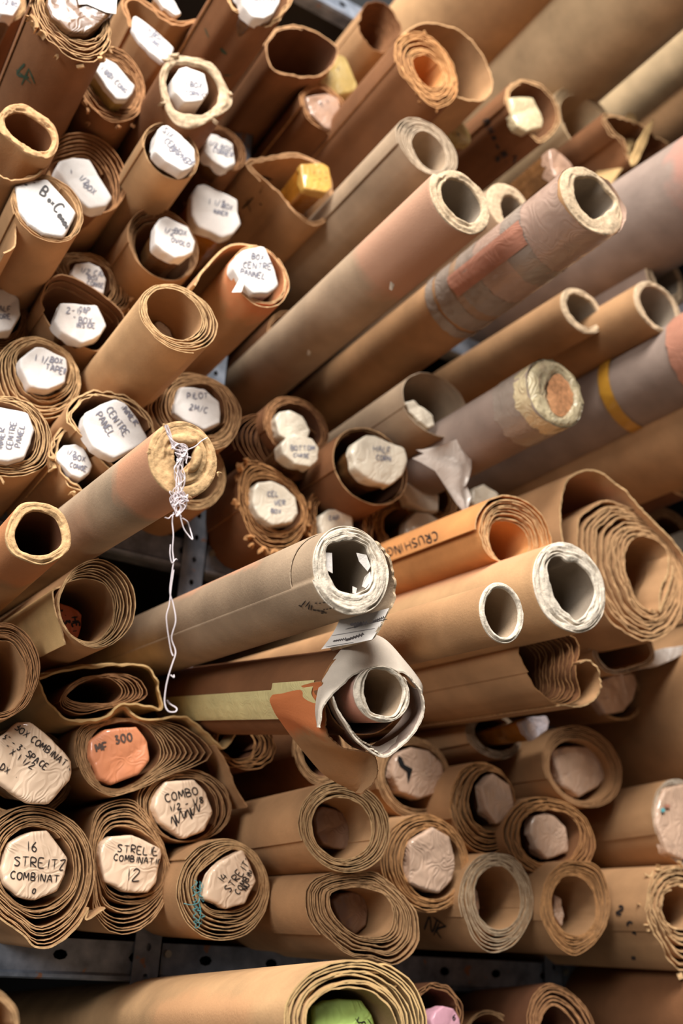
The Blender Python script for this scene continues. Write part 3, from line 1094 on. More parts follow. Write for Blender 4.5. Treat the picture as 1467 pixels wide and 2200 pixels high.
tube('open roll with a pale crumpled hexagonal rim, white label inside', [(346, 156), (376, 120), (425, 124), (461, 142), (486, 181), (498, 220), (457, 257), (411, 275), (372, 257), (349, 209)],
     [(362, 160), (379, 135), (425, 140), (455, 154), (473, 191), (462, 226), (436, 243), (390, 243), (372, 227), (363, 198)], 0.27, 'dark', 'cream', group=GU, rough=0.003, torn=0.05, rings=7, ntorn=30, outn=0.03, frill=22, fsize=0.012, name='paper_roll', inner='dark', cat='paper roll')
bundle('white hexagonal label end sunk in the crumpled pale-rimmed roll', [(385, 146), (400, 142), (440, 158), (449, 199), (436, 216), (397, 220), (376, 199), (372, 167)], 0.275, side='film_brown', capd=0.022, text=[('1 BOX', 397, 184, 11, 8), ('CORNICE', 398, 202, 9, 10)])

# the crumpled sheet between them
roll('wide crumpled open sheet roll at the top, label strip stuck across it', [(262, 0), (301, -4), (352, 34), (390, 44), (428, 36), (449, 60), (450, 122), (420, 135), (351, 136), (300, 90), (284, 62)],
     [(272, 8), (302, 4), (350, 44), (390, 54), (425, 46), (441, 64), (442, 116), (420, 127), (354, 127), (306, 86), (290, 60)], 0.20, 1.6, 'kraft', 'brown', group=GU, thpx=3, crumple=0.002)
bundle('slanting white strip label across the crumpled open sheet', [(287, 36), (292, 32), (330, 62), (375, 104), (368, 120), (351, 136), (322, 112), (300, 90), (285, 64)], 0.205, side='kraft', capd=0.004, text=[('11 BOX', 314, 66, 10, 42), ('CONG', 316, 84, 9, 42)])
bundle('white label slip at the top edge above the crumpled sheet', [(330, -10), (352, -14), (374, 2), (390, 30), (378, 34), (352, 14)], 0.20, side='kraft', capd=0.004)

r, fr, O, Hh = roll('big grey-brown roll at the top with a torn peaked mouth', [(478, -50), (600, -70), (630, -10), (604, 38), (572, 60), (545, 55), (520, 32), (492, 20)],
     [(490, -42), (595, -60), (618, -10), (598, 30), (570, 50), (548, 46), (524, 24), (500, 12)], 0.30, 3, 'dark', 'tan', group=GU, crumple=0.0015, jag=0.004)
write_on_roll(r, fr, O, [('\\', 440, 80, 20, 0), ('~', 470, 110, 20, 35), ('_', 480, 160, 26, 4)], 'ink_green', 2.6, k=0.99)
bundle('white label end at the top edge in the torn peaked roll', [(512, -30), (606, -30), (600, 8), (590, 28), (568, 40), (545, 37), (524, 12)], 0.315, side='film_brown', text=[('NOSING', 545, 4, 10, 0)])

roll('wide single sheet curled open showing its dark inside', [(567, 103), (580, 76), (597, 60), (636, 55), (675, 66), (707, 85), (728, 108), (717, 142), (690, 164), (655, 170), (622, 165), (583, 152)],
     [(573, 105), (584, 80), (599, 66), (636, 61), (672, 71), (702, 89), (720, 110), (711, 138), (688, 158), (655, 164), (624, 159), (588, 147)], 0.16, 1.3, 'dark', 'kraft', group=GU, inner='deep', thpx=2.5)
bundle('yellowish wedge-shaped bundle below the wide dark open sheet', [(728, 117), (742, 121), (769, 181), (768, 192), (752, 199), (728, 204), (690, 186), (679, 174)], 0.12, L=1.135, taper=0.98, cap='lab_ochre', side='lab_ochre', ink='ink', text=[('1', 722, 152, 10, 20)], capd=0.01)
roll('thin many-layered roll with dark hollow beside the dark gap', [(774, 39), (788, 7), (820, 2), (843, 18), (864, 56), (858, 84), (842, 106), (820, 110), (799, 98), (781, 74)],
     [(781, 42), (792, 16), (818, 10), (836, 24), (850, 55), (846, 78), (836, 97), (822, 102), (804, 90), (787, 70)], 0.15, 4, 'kraft', 'dark', group=GU, tele=0.05, inner='dark', jag=0.004)

r, fr, O, Hh = roll('thick roll with bright orange-tan layered rim and small hollow', [(848, 100), (865, 75), (900, 68), (940, 90), (970, 130), (985, 180), (975, 215), (945, 232), (915, 222), (880, 180), (855, 150)],
     [(887, 130), (905, 117), (930, 125), (948, 155), (945, 180), (925, 187), (900, 168)], 0.33, 9, 'dark', 'orange', group=GU, jag=0.003, thpx=4.5, frill=22, fsize=0.008, jit=0.8, inner='orange')
sheet('loose_outer_sheet', r, fr, [(862, 76), (900, 52), (945, 52), (1000, 75), (1040, 125), (1057, 182), (1042, 212), (1015, 216), (980, 206)], 0.006, 0.5, 2.5, 'kraft', 'tan')

roll('brown roll holding a shiny tan bundle, left of the thick orange roll', [(647, 202), (679, 180), (710, 190), (742, 227), (745, 270), (728, 298), (693, 282), (662, 264), (650, 235)],
     [(654, 206), (682, 188), (708, 198), (733, 230), (735, 266), (724, 287), (697, 272), (668, 254), (657, 232)], 0.14, 2.4, 'dark', 'brown', group=GU, crumple=0.001)
bundle('shiny tan wrapped bundle end in the brown roll', [(656, 207), (707, 200), (728, 212), (732, 245), (730, 268), (720, 282), (700, 276), (668, 246)], 0.145, cap='lab_tan', side='film_brown', wr=0.0025, ink='ink', text=[('T I', 690, 232, 10, -30)])
r, fr, O, Hh = roll('open roll marked X.T in black pen', [(526, 350), (565, 338), (640, 330), (700, 360), (718, 420), (708, 470), (672, 489), (632, 463), (600, 425), (560, 390)],
     [(536, 354), (567, 346), (640, 338), (692, 366), (708, 420), (699, 462), (672, 478), (638, 455), (606, 418), (568, 384)], 0.16, 1.8, 'kraft', 'kraft', group=GU, crumple=0.001, vp=(-700, 1900))
write_on_roll(r, fr, O, [('T', 548, 412, 36, 22), ('.', 556, 440, 30, 0), ('X', 520, 448, 30, 14)], 'ink', 4.5, k=1.0)
bundle('amber wrapped bundle with a dotted mark, standing out of the open roll', [(645, 352), (692, 350), (707, 358), (714, 402), (702, 415), (655, 405)], 0.20, cap='lab_yellow', side='film_amber', capd=0.012, L=0.2, wr=0.0016, ink='ink', wpx=3,
       text=[('. . .', 672, 372, 14, 0), ('. . .', 672, 388, 14, -8)])

roll('smooth grey-brown roll with soft pale rim, long body', (850, 252, 985, 381), (886, 283, 958, 368), 0.36, 5, 'gray', 'gray', group=GU, jag=0.0006, poly=0.006, jit=0.2)
bundle('small ochre bundle behind the smooth grey-brown roll', [(954, 245), (979, 248), (1002, 272), (1014, 294), (1011, 308), (986, 308), (966, 284), (950, 262)], 0.24, cap='lab_ochre', side='dark', wr=0.002, ink='ink', text=[('J~', 975, 285, 10, 40)])
r, fr, O, Hh = roll('dark roll with an open rim around a shiny yellow bundle', [(1089, 191), (1121, 170), (1160, 181), (1192, 213), (1205, 255), (1188, 291), (1160, 310), (1138, 296), (1103, 259), (1085, 227)],
     [(1096, 195), (1122, 179), (1156, 190), (1184, 218), (1195, 253), (1181, 283), (1159, 299), (1143, 288), (1110, 254), (1093, 225)], 0.27, 2.2, 'dark', 'tan', vp=(-700, 1800), group=GU, crumple=0.001)
write_on_roll(r, fr, O, [('m h n ~ m', 1036, 262, 14, 62, 1.5), ('e . T', 1065, 345, 16, 10, 1)], 'ink', 3.0)
bundle('shiny yellow wrapped bundle with white glints in the dark open roll', [(1094, 209), (1144, 209), (1160, 240), (1167, 262), (1163, 275), (1131, 284), (1114, 273), (1100, 240)], 0.275, vp=(-700, 1800), cap='lab_gold', side='dark', L=0.03, wr=0.003, round_=0.003)
roll('pale beige roll with a plain thick rim at the upper right', (1191, 187, 1335, 345), (1207, 208, 1310, 340), 0.23, 3, 'beige', 'beige', group=GU, jag=0.0004, poly=0.003)
roll('crumpled dark roll with a gaping torn mouth and a loose paper strip', [(1296, 250), (1319, 246), (1372, 262), (1404, 284), (1441, 308), (1443, 338), (1390, 360), (1355, 356), (1330, 307), (1305, 279)],
     [(1303, 256), (1320, 252), (1368, 269), (1400, 292), (1430, 312), (1432, 332), (1390, 350), (1358, 346), (1338, 303), (1312, 276)], 0.31, 2.2, 'dark', 'tan', group=GU, crumple=0.003, jag=0.005, vp=(-700, 1750))
bundle('pale paper strip folded across the crumpled torn mouth', [(1408, 240), (1402, 252), (1372, 300), (1352, 352), (1366, 358), (1388, 310), (1404, 262)], 0.32, cap='tan' if False else 'sack', side='sack', capd=0.002, L=0.006, group=GP, cat='paper strip', name='paper_strip')
bundle('shiny brown bundle tip under the crumpled dark roll', [(1178, 322), (1190, 318), (1204, 326), (1232, 358), (1222, 374), (1209, 380), (1195, 383), (1183, 350)], 0.33, L=0.5, taper=0.98, cap='lab_tan', side='film_brown', wr=0.002)

# ------------------------------------------------------------------ upper left, second half
r, fr, O, Hh = tube('hollow roll with frayed pale rim at the left edge below the top corner', [(-12, 262), (4, 238), (21, 226), (53, 224), (92, 246), (122, 276), (127, 312), (106, 340), (64, 332), (32, 308), (4, 285)],
     [(10, 256), (22, 243), (52, 240), (84, 258), (108, 280), (112, 305), (98, 324), (68, 316), (40, 298), (18, 278)], 0.30, 'kraft', 'tan', group=GU, rough=0.002, torn=0.04, rings=8, outn=0.015, frill=6, fsize=0.009, name='paper_roll', inner='dark', cat='paper roll')
sheet('loose_outer_sheet', r, fr, [(-40, 330), (0, 378), (40, 386), (80, 375), (108, 345), (124, 308)], 0.02, 0.5, 2.5, 'kraft', 'tan', n=60)
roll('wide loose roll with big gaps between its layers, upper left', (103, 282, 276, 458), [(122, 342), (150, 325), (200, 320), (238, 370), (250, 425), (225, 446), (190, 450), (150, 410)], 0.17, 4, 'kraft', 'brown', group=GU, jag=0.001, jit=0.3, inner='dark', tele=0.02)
bundle('big white irregular label in the wide loose roll', [(120, 360), (128, 345), (156, 337), (193, 342), (241, 425), (230, 441), (191, 447), (172, 432)], 0.20, text=[('1/2', 168, 385, 12, 40), ('1', 150, 375, 10, 0), ('BOX', 178, 402, 12, 40)], side='dark')
r, fr, O, Hh = roll('smooth roll filled by a big white label with dark handwriting', (24, 375, 180, 522), [(34, 398), (60, 386), (103, 385), (145, 420), (166, 458), (158, 495), (136, 510), (92, 503), (44, 455)], 0.27, 4, 'kraft', 'tan', group=GU, jag=0.0008, poly=0.004, seam=215)
sheet('loose_outer_sheet', r, fr, [(32, 470), (34, 495), (30, 530), (8, 545)], 0.01, 0.5, 2.5, 'kraft', 'tan', n=30)
bundle('large white label with bold handwritten 1 inch box canal', [(33, 398), (60, 388), (101, 383), (135, 420), (164, 455), (150, 490), (136, 509), (92, 502), (60, 480), (43, 453)], 0.274, ink='ink', wpx=2.2, wr=0.0006,
       text=[('L', 52, 396, 12, 10), ('_"', 66, 390, 16, 25), ('B', 84, 416, 20, 38), ('ox', 101, 431, 13, 45), ('C', 112, 448, 22, 52), ('anal', 122, 464, 13, 54)])
roll('smooth light brown roll with a thin rim, centre of the upper left', (307, 262, 428, 386), (313, 269, 423, 380), 0.25, 2.2, 'light', 'tan', group=GU, jag=0.0005, poly=0.003, inner='dark', tele=0.006)
bundle('tall white label with three written lines in the smooth light brown roll', [(339, 278), (350, 268), (361, 267), (390, 290), (418, 320), (421, 353), (410, 362), (392, 369), (360, 348), (333, 325)], 0.268,
       text=[('SIX', 348, 282, 12, 42), ('CENT', 352, 304, 12, 42), ('GARNET', 362, 320, 12, 42), ('2A', 398, 350, 12, 30)])
roll('small dark roll with oval pale label, right of the smooth light brown roll', (424, 268, 530, 368), (432, 278, 513, 362), 0.17, 5, 'dark', 'brown', group=GU, jag=0.001)
bundle('greyish white label in the small dark roll', [(437, 284), (469, 289), (485, 298), (500, 310), (505, 353), (485, 363), (455, 345), (436, 325)], 0.18, text=[('1/2 BOX', 448, 312, 10, 18), ('CORNER', 456, 326, 9, 18)])
roll('dark roll hidden behind the large plain white label', (395, 385, 520, 520), (405, 395, 512, 512), 0.07, 4, 'dark', 'brown', group=GU)
bundle('large plain white six-sided label below the small dark roll', [(425, 398), (439, 395), (511, 428), (513, 455), (518, 482), (500, 505), (477, 512), (425, 487), (413, 462), (411, 420)], 0.15, L=0.2, side='film_amber', text=[('1 1/2', 446, 440, 13, 8), ('BOX', 476, 446, 10, 12), ('INNER', 456, 458, 9, 12)])
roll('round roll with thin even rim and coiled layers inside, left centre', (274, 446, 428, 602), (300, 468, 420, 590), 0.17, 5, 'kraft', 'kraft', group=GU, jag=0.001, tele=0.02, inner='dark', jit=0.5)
bundle('white eight-sided label standing in the round coiled roll', [(333, 485), (345, 468), (358, 463), (404, 487), (420, 519), (415, 542), (395, 552), (376, 556), (352, 540), (335, 525)], 0.205, side='film_brown', capd=0.014, text=[('1/2', 350, 500, 13, 20), ('BOX', 374, 502, 11, 12), ('OVOLO', 366, 520, 10, 18)])
roll('dark layered roll behind the smooth roll, half hidden, label turned up', [(118, 560), (150, 545), (205, 548), (250, 580), (275, 620), (280, 650), (262, 668), (200, 650), (140, 610)],
     [(148, 575), (165, 562), (212, 568), (236, 595), (232, 635), (205, 635), (170, 610)], 0.10, 6, 'dark', 'tan', group=GU, jag=0.003, frill=14, farc=(-40, 60))
bundle('small white label with faint writing in the dark layered roll', [(163, 566), (190, 563), (213, 572), (229, 601), (223, 633), (200, 624), (177, 611), (152, 590)], 0.125, text=[('1/2 CAP', 172, 585, 11, 14), ('BOX', 188, 600, 9, 14), ('CONGE', 186, 612, 9, 12)])
roll('wide roll of thin sheet standing open around a white box label', [(89, 650), (92, 633), (106, 601), (135, 587), (177, 601), (248, 647), (272, 682), (252, 716), (230, 739), (213, 751), (160, 732), (115, 700)],
     [(97, 652), (100, 636), (112, 609), (136, 596), (175, 609), (243, 652), (262, 682), (244, 712), (225, 731), (209, 742), (162, 724), (120, 694)], 0.165, 2.5, 'kraft', 'kraft', group=GU, jag=0.0008, tele=0.03, inner='dark', thpx=2.4)
bundle('white box-shaped label with two lines of writing in the open sheet roll', [(131, 650), (170, 652), (209, 654), (229, 700), (216, 721), (200, 730), (177, 737), (131, 714), (115, 690)], 0.17,
       text=[('2-1/4', 142, 674, 13, 4), ('CAP', 170, 670, 10, 0), ('5" BOX', 150, 692, 12, 4), ('INSIDE', 162, 704, 10, 2)])
r, fr, O, Hh = roll('smooth roll with a bright pale thick rim and wide hollow, centre left', (299, 610, 471, 757), (315, 620, 432, 729), 0.33, 5, 'light', 'gold', group=GU, jag=0.0012, poly=0.006, seam=300, inner='kraft', thpx=4, jit=0.5)
bundle('white sliver of a label deep in the pale-rimmed hollow roll', [(335, 691), (343, 690), (351, 695), (364, 708), (374, 728), (358, 729), (338, 707)], 0.26, L=0.05)
r, fr, O, Hh = roll('orange-stained roll beside the dark gap with white label and loose flap', (498, 526, 620, 662), (508, 536, 611, 648), 0.29, 3.5, 'kraft_orange_end', 'gold', group=GU, jag=0.0015, poly=0.006, seam=60)
sheet('loose_outer_sheet', r, fr, [(418, 612), (430, 590), (455, 560), (480, 535), (510, 524), (552, 530)], 0.01, 0.4, 3.5, 'kraft', 'gold', n=50)
r, fr, O = bundle('white label with three capital lines and a loose corner beside the dark gap', [(507, 550), (520, 538), (561, 528), (570, 531), (585, 568), (600, 611), (590, 622), (576, 630), (544, 631), (518, 606), (501, 575)], 0.30,
       text=[('BOX', 540, 556, 11, 8), ('CENTRE', 522, 574, 12, 6), ('PANNEL', 516, 588, 11, 12)], wpx=1.4)
patch('loose_corner', r, fr, [(514, 600), (524, 612), (518, 628), (498, 628)], 'white', lift=0.004, y=0.004)

r, fr, O, Hh = roll('roll at the left edge, half cut off, around an angular white label', (-60, 610, 60, 780), (-48, 625, 46, 725), 0.10, 5, 'dark', 'brown', group=GU)
bundle('angular white label at the left edge, cut off by the frame', [(-35, 640), (0, 620), (18, 622), (41, 640), (44, 675), (25, 711), (0, 715), (-30, 700)], 0.135, text=[('HALF', -12, 668, 11, 4), ('CORE', -10, 686, 10, 0)])
roll('thick layered roll with tapering white label, left side', (-10, 723, 174, 902), [(38, 765), (75, 738), (110, 745), (147, 775), (146, 820), (118, 845), (85, 850), (50, 825)], 0.15, 6, 'kraft', 'gold', group=GU, jag=0.003, jit=0.7, thpx=3.5)
bundle('white eight-sided label reading taper in the thick left roll', [(78, 743), (95, 745), (142, 771), (145, 796), (140, 821), (120, 832), (103, 838), (64, 831), (43, 789), (43, 771)], 0.165, side='white', text=[('1 1/4', 72, 776, 15, 12), ('BOX', 108, 778, 11, 10), ('TAPER', 96, 794, 12, 14)], wpx=1.5)
roll('large roll with many loose layers at the left edge, label turned sideways', [(-80, 880), (-40, 855), (0, 850), (60, 862), (103, 905), (114, 960), (98, 1005), (45, 1024), (-10, 1022), (-70, 1000)],
     [(-50, 890), (-10, 865), (50, 880), (75, 925), (72, 965), (50, 990), (0, 995), (-50, 970)], 0.19, 6, 'kraft', 'gold', group=GU, jag=0.004, jit=0.8, inner='dark', frill=16, farc=(230, 330), fsize=0.016)
bundle('white label with upright writing in the large left edge roll', [(0, 873), (30, 878), (60, 887), (73, 923), (66, 955), (53, 983), (18, 994), (-10, 990), (-40, 930), (-35, 885)], 0.20, text=[('INNER', 4, 968, 13, -82), ('CENTRE', 24, 966, 12, -80), ('PANEL', 42, 962, 12, -78)])
r, fr, O, Hh = roll('folded-over roll around a very large white label, left of the string tube', [(142, 895), (160, 856), (188, 843), (225, 840), (285, 858), (325, 900), (338, 960), (300, 1005), (250, 1018), (208, 985), (172, 940)],
     [(153, 898), (170, 866), (192, 854), (222, 851), (280, 870), (316, 908), (326, 955), (294, 992), (252, 1003), (218, 976), (182, 935)], 0.21, 2.5, 'kraft', 'gold', group=GU, jag=0.002, crumple=0.002, thpx=4, inner='dark')
bundle('very large white label written inner centre panel', [(179, 912), (184, 887), (215, 868), (248, 857), (269, 866), (296, 900), (321, 943), (308, 955), (270, 975), (245, 987), (220, 975), (199, 962)], 0.225,
       text=[('INNER', 256, 876, 14, 50), ('CENTRE', 226, 882, 14, 54), ('PANEL', 205, 892, 14, 56)], wpx=1.4)
roll('small crumpled roll squeezed under the very large white label', [(110, 960), (125, 930), (150, 920), (182, 938), (228, 985), (244, 1010), (235, 1055), (190, 1068), (145, 1050), (116, 1005)],
     [(122, 962), (133, 940), (150, 932), (176, 948), (216, 990), (230, 1012), (222, 1040), (190, 1052), (156, 1038), (128, 1000)], 0.195, 2.5, 'kraft', 'gold', group=GU, jag=0.004, crumple=0.003, frill=26, thpx=4, farc=(180, 360), fsize=0.014, inner='dark')
bundle('small round white label in the crumpled squeezed roll', [(138, 956), (163, 953), (181, 962), (190, 980), (199, 1001), (193, 1017), (174, 1029), (152, 1022), (122, 987), (124, 970)], 0.20, text=[('1/2', 142, 976, 11, 15), ('BOX', 156, 988, 11, 10), ('CONGE', 148, 1003, 9, 16)])
roll('layered roll with white label above the string tube', [(318, 880), (335, 832), (370, 806), (420, 802), (480, 825), (515, 870), (517, 912), (492, 955), (455, 968), (400, 955), (345, 925)],
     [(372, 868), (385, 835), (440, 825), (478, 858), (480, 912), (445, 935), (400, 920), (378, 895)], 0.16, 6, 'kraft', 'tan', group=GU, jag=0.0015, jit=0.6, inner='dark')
bundle('white label reading pilot in the layered roll above the string tube', [(390, 831), (415, 832), (440, 836), (471, 863), (474, 890), (473, 909), (440, 923), (397, 905), (375, 888), (374, 868)], 0.17, text=[('PILOT', 402, 856, 12, 0), ('2M/C', 406, 880, 12, 12)])
roll('roll tucked under the string tube end above the steel post', (335, 935, 486, 1096), (352, 955, 470, 1075), 0.12, 5, 'kraft', 'gold', group=GU, jag=0.002)
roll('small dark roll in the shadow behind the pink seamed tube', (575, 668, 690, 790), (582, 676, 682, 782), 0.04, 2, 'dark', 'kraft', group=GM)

# ------------------------------------------------------------------ tubes of the right half
def long_tube(label, u, v, rpx, s, ext, mat, vp=None, name='paper_roll', group=GT, hole=0.75, edg='tan', cat='paper roll'):
    """A roll whose near end lies outside the frame; (u, v) is a point of its axis in the picture."""
    SEED[0] += 7
    fr0 = Frame(u, v, s, vp)
    R = rpx * fr0.px
    fr = Frame(u, v, s, vp, back=ext)
    sp = fr.back
    fr.back = 0.0
    class _C:
        pass
    O = _C()
    O.__class__ = Outline
    O.c = np.zeros(2)
    O.r = np.full(len(TH), R)
    n = 96
    Ln = fr.length()
    root = empty(name, fr.M, label, cat, group)
    turns = 3
    N = turns * 60 + 1
    uu = np.linspace(0, 1, N)
    th = 2 * math.pi * turns * uu + math.radians(110)
    rr = R * (hole + (1 - hole) * uu)
    P = np.stack([rr * np.cos(th), rr * np.sin(th)], -1)
    V, Fc, mi = sheet_mesh(P, 0.001 * noise1(uu * 200, SEED[0]), Ln, R * (1 - hole) / turns * 0.7, seed=SEED[0], crumple=0.0003)
    mesh('wound_sheet', V, Fc, [M(mat), E(edg), M(mat)], root, mi)
    RECORD.append((label, fr, O, Ln, s))
    fr.ext = sp
    fr.px = fr0.px
    return root, fr, O


long_tube('long tan roll running out of the frame at the top, behind the orange-rimmed roll', 990, 42, 80, 0.10, 0.9, 'light')
long_tube('broad light tan roll running out at the top right', 1252, 66, 80, 0.27, 0.7, 'beige')
long_tube('dark reddish roll between the two light rolls at the top right', 1400, 165, 46, 0.02, 0.8, 'dark')
long_tube('slim pale beige roll near the top right corner', 1467, 129, 40, 0.14, 0.8, 'beige')
r, fr, O = long_tube('brown roll with pen marks under the slim beige roll', 1467, 236, 50, 0.06, 0.8, 'kraft')
r, fr, O = long_tube('long grey-mauve roll with pink patch behind the taped tube', 1467, 432, 70, 0.42, 0.45, 'mauve_pink_end', vp=(-700, 1720))
r, fr, O = long_tube('mauve-grey roll with a gold tape band at the right edge', 1467, 786, 57, 0.36, 0.40, 'mauve')
band('tape_band', r, O, fr.ext + 0.088, fr.ext + 0.112, 'gold_tape', seed=3, wob=0.0006)
band('sprayed_patch', r, O, fr.ext - 0.10, fr.ext - 0.032, 'pink_tape', seed=4, wob=0.004, lift=0.0004)
long_tube('long plain kraft roll below the gold-banded roll', 1467, 932, 66, 0.28, 0.40, 'kraft')
long_tube('large kraft roll at the right edge below the hanging paper', 1440, 1556, 118, 0.06, 0.5, 'kraft')
long_tube('dark kraft roll in the bottom right corner', 1440, 2180, 78, 0.14, 0.5, 'dark', vp=(-700, 2300))
tube('slim brown tube end at the right edge above the multi-layered roll', (1425, 1012, 1500, 1062), (1440, 1024, 1490, 1050), 0.24, 'deep', 'tan', group=GT)


def lap(root, O, a0, a1, mat, k=1.035, y0=0.004, y1=0.004, th=0.0012, L=1.1, jag=0.001, seed=4, ymid=None, edg='gray'):
    """An outer sheet that only goes part of the way round: its free edge makes a long seam."""
    t = np.radians(np.linspace(a0, a1, 70))
    P = O.c + (O.at(t) - O.c) * np.linspace(1.004, k, 70)[:, None]
    ye = np.linspace(y0, y1, 70) + jag * noise1(np.linspace(0, 30, 70), seed, 2)
    V, Fc, mi = sheet_mesh(P, ye, L, th, seed=seed)
    return mesh('lapped_sheet', V, Fc, [M(mat), E(edg), M(mat)], root, mi)


# ------------------------------------------------------------------ standing-out tubes, upper centre
r, fr, O, Hh = tube('pink-grey tube with a long seam, left of the two small-mouthed tubes', (932, 364, 1051, 497), (950, 382, 1036, 474), 0.50, 'gray_pink_end', 'cream', seam=150, seamh=0.005, torn=0.05, group=GT)
lap(r, O, 20, 172, 'gray_pink_end', k=1.07, y0=0.02, y1=0.012, L=0.95)
patch_pts = [((842, 608), 5), ((664, 753), 4)]
for (pu, pv), sz in patch_pts:
    d = fr.R @ ray(pu, pv)
    o = fr.R @ (CAM - fr.o)
    Rr = O.mean() + 0.003
    ox, oz = o[0] - O.c[0], o[2] - O.c[1]
    a, b_, c_ = d[0] ** 2 + d[2] ** 2, d[0] * ox + d[2] * oz, ox * ox + oz * oz - Rr * Rr
    t = (-b_ - math.sqrt(max(b_ * b_ - a * c_, 0))) / a
    q = o + d * t
    k = sz * fr.px
    V = [(q[0] - k, q[1] - k, q[2] + k), (q[0] + k * .8, q[1] - k, q[2] + k * 1.2), (q[0] + k * .7, q[1] + k, q[2] - k * 1.6), (q[0] - k * .2, q[1] + k, q[2] - k * 1.4)]
    V += [(x + 0.0012, y + 0.0008, z + 0.0012) for x, y, z in V]
    mesh('paper_flake', V, [(0, 1, 2, 3), (7, 6, 5, 4), (0, 4, 5, 1), (1, 5, 6, 2), (2, 6, 7, 3), (3, 7, 4, 0)], [E('pale')], r, smooth=False)
tube('grey tube with thick pale rim half hidden between its neighbours', (1048, 392, 1148, 505), (1078, 418, 1132, 492), 0.40, 'gray', 'cream', torn=0.08, group=GT)
RT2 = RECORD[-1]
lap(bpy.data.objects[[o.name for o in COL.objects if o.get('label') == RT2[0]][0]], RT2[2], 60, 225, 'gray', k=1.10, y0=0.03, y1=0.02, L=0.9, jag=0.006)
r, fr, O, Hh = tube('large tube wrapped in layers of clear and pink tape, ragged six-sided mouth', (1206, 356, 1339, 505), [(1238, 390), (1248, 383), (1285, 381), (1302, 402), (1322, 430), (1310, 452), (1277, 466), (1250, 446), (1238, 420)], 0.57, 'kraft', 'cream', torn=0.08, group=GT, rough=0.0012)
band('clear_tape', r, O, 0.002, 0.10, 'clear_tape_pink', seed=11, wob=0.002, slant=-0.1)
band('clear_tape', r, O, 0.085, 0.125, 'clear_tape', seed=12, lift=0.0012, slant=0.2)
band('clear_tape', r, O, 0.122, 0.19, 'clear_tape_pink', seed=13, lift=0.0010, slant=0.15)
band('clear_tape', r, O, 0.175, 0.215, 'clear_tape', seed=14, lift=0.0015, slant=0.1)
band('brown_tape', r, O, 0.214, 0.236, 'brown_tape', seed=15, lift=0.0008, slant=0.12)
band('clear_tape', r, O, 0.230, 0.262, 'clear_tape', seed=16, lift=0.0013, slant=0.1)
band('clear_tape', r, O, 0.268, 0.285, 'clear_tape', seed=17, lift=0.0013, slant=0.1)
band('pink_tape', r, O, 0.075, 0.225, 'pink_tape', a0=185, a1=222, lift=0.0019, seed=18, wob=0.004)
tube('brown tube with thin pale rim under the grey-mauve roll', (1206, 617, 1297, 717), (1218, 631, 1287, 703), 0.30, 'kraft', 'cream', vp=(-700, 1830), group=GT)
tube('brown tube with thin even rim, close to the right edge', (1364, 602, 1464, 716), (1377, 614, 1455, 706), 0.38, 'kraft', 'cream', vp=(-700, 1830), torn=0.02, group=GT)
tube('pale ragged tube mouth behind the brown tube at the right edge', (1388, 540, 1474, 658), (1405, 556, 1461, 634), 0.34, 'mauve', 'cream', torn=0.1, group=GT, frill=10)
bundle('crumpled clear plastic at the right edge beside the brown tube', [(1450, 640), (1490, 620), (1500, 700), (1460, 740), (1436, 742), (1448, 700)], 0.335, cap='lab_lilac', side='lab_lilac', wr=0.003, cat='plastic film', name='plastic_film', group='plastic film on the rolls')
r, fr, O, Hh = tube('mauve roll ending in a shiny gold film-wrapped plug with orange core', (1135, 770, 1254, 916), [(1183, 818), (1202, 800), (1226, 822), (1236, 860), (1215, 892), (1190, 882), (1180, 850)], 0.40, 'mauve', 'lab_gold', torn=0.05, group=GT, inner='lab_gold', round_=0.006, outn=0.02, rough=0.0015, vp=(-700, 1900))
band('film_wrap', r, O, 0.004, 0.03, 'lab_gold', seed=21, lift=0.001, wob=0.003)
band('film_wrap', r, O, 0.028, 0.075, 'clear_tape', seed=22, lift=0.0012, wob=0.004)
n_ = 30
th_ = np.linspace(0, 2 * math.pi, n_, endpoint=False)
P_ = Hh.at(th_)
V_ = [(p[0], 0.004 + 0.001 * math.sin(i * 2.3), p[1]) for i, p in enumerate(P_)] + [(Hh.c[0], 0.0, Hh.c[1])]
mesh('orange_core', V_, [(i, (i + 1) % n_, n_) for i in range(n_)], [edge('edge_core', (246, 176, 124), dark=0.5)], r)

r, fr, O, Hh = roll('grey roll with thin rim and a cream label deep inside, centre right', (865, 800, 1010, 937), (872, 806, 1004, 931), 0.22, 3, 'gray', 'gray', group=GM, jag=0.0008, tele=0.02, poly=0.004, inner='gray')
bundle('cream label deep inside the grey roll', [(870, 864), (888, 859), (912, 876), (931, 894), (934, 914), (922, 920), (900, 905), (880, 886)], 0.205, cap='lab_cream', side='kraft')
# hanging plastic film
fr = Frame(950, 980, 0.24)
root = empty('plastic_film', fr.M, 'torn pale plastic film hanging below the mauve roll', 'plastic film', 'plastic film on the rolls')
rows = []
for (a, b_), dy in zip((((885, 985), (1012, 930)), ((905, 992), (1016, 968)), ((935, 1012), (1014, 1005)), ((960, 1045), (1012, 1040)), ((985, 1078), (1010, 1068)), ((996, 1100), (1004, 1098))), (0, .004, .0, .006, .002, 0)):
    A, B_ = fr.loc(*a), fr.loc(*b_)
    rows.append([(A[0] * (1 - t) + B_[0] * t, dy + 0.004 * math.sin(t * 9 + dy * 900), A[1] * (1 - t) + B_[1] * t) for t in np.linspace(0, 1, 16)])
V = np.array(rows).reshape(-1, 3)
fm = film('hanging_film', (206, 190, 176), coat=0.6, rough=0.4, crinkle=0.6, dark=0.85)
mesh('film_sheet', V, grid_faces(6, 16), [fm], root)
mesh('film_fold', V * np.array((0.9, 1, 0.6)) + np.array((0.004, 0.004, 0.01)), grid_faces(6, 16), [fm], root)
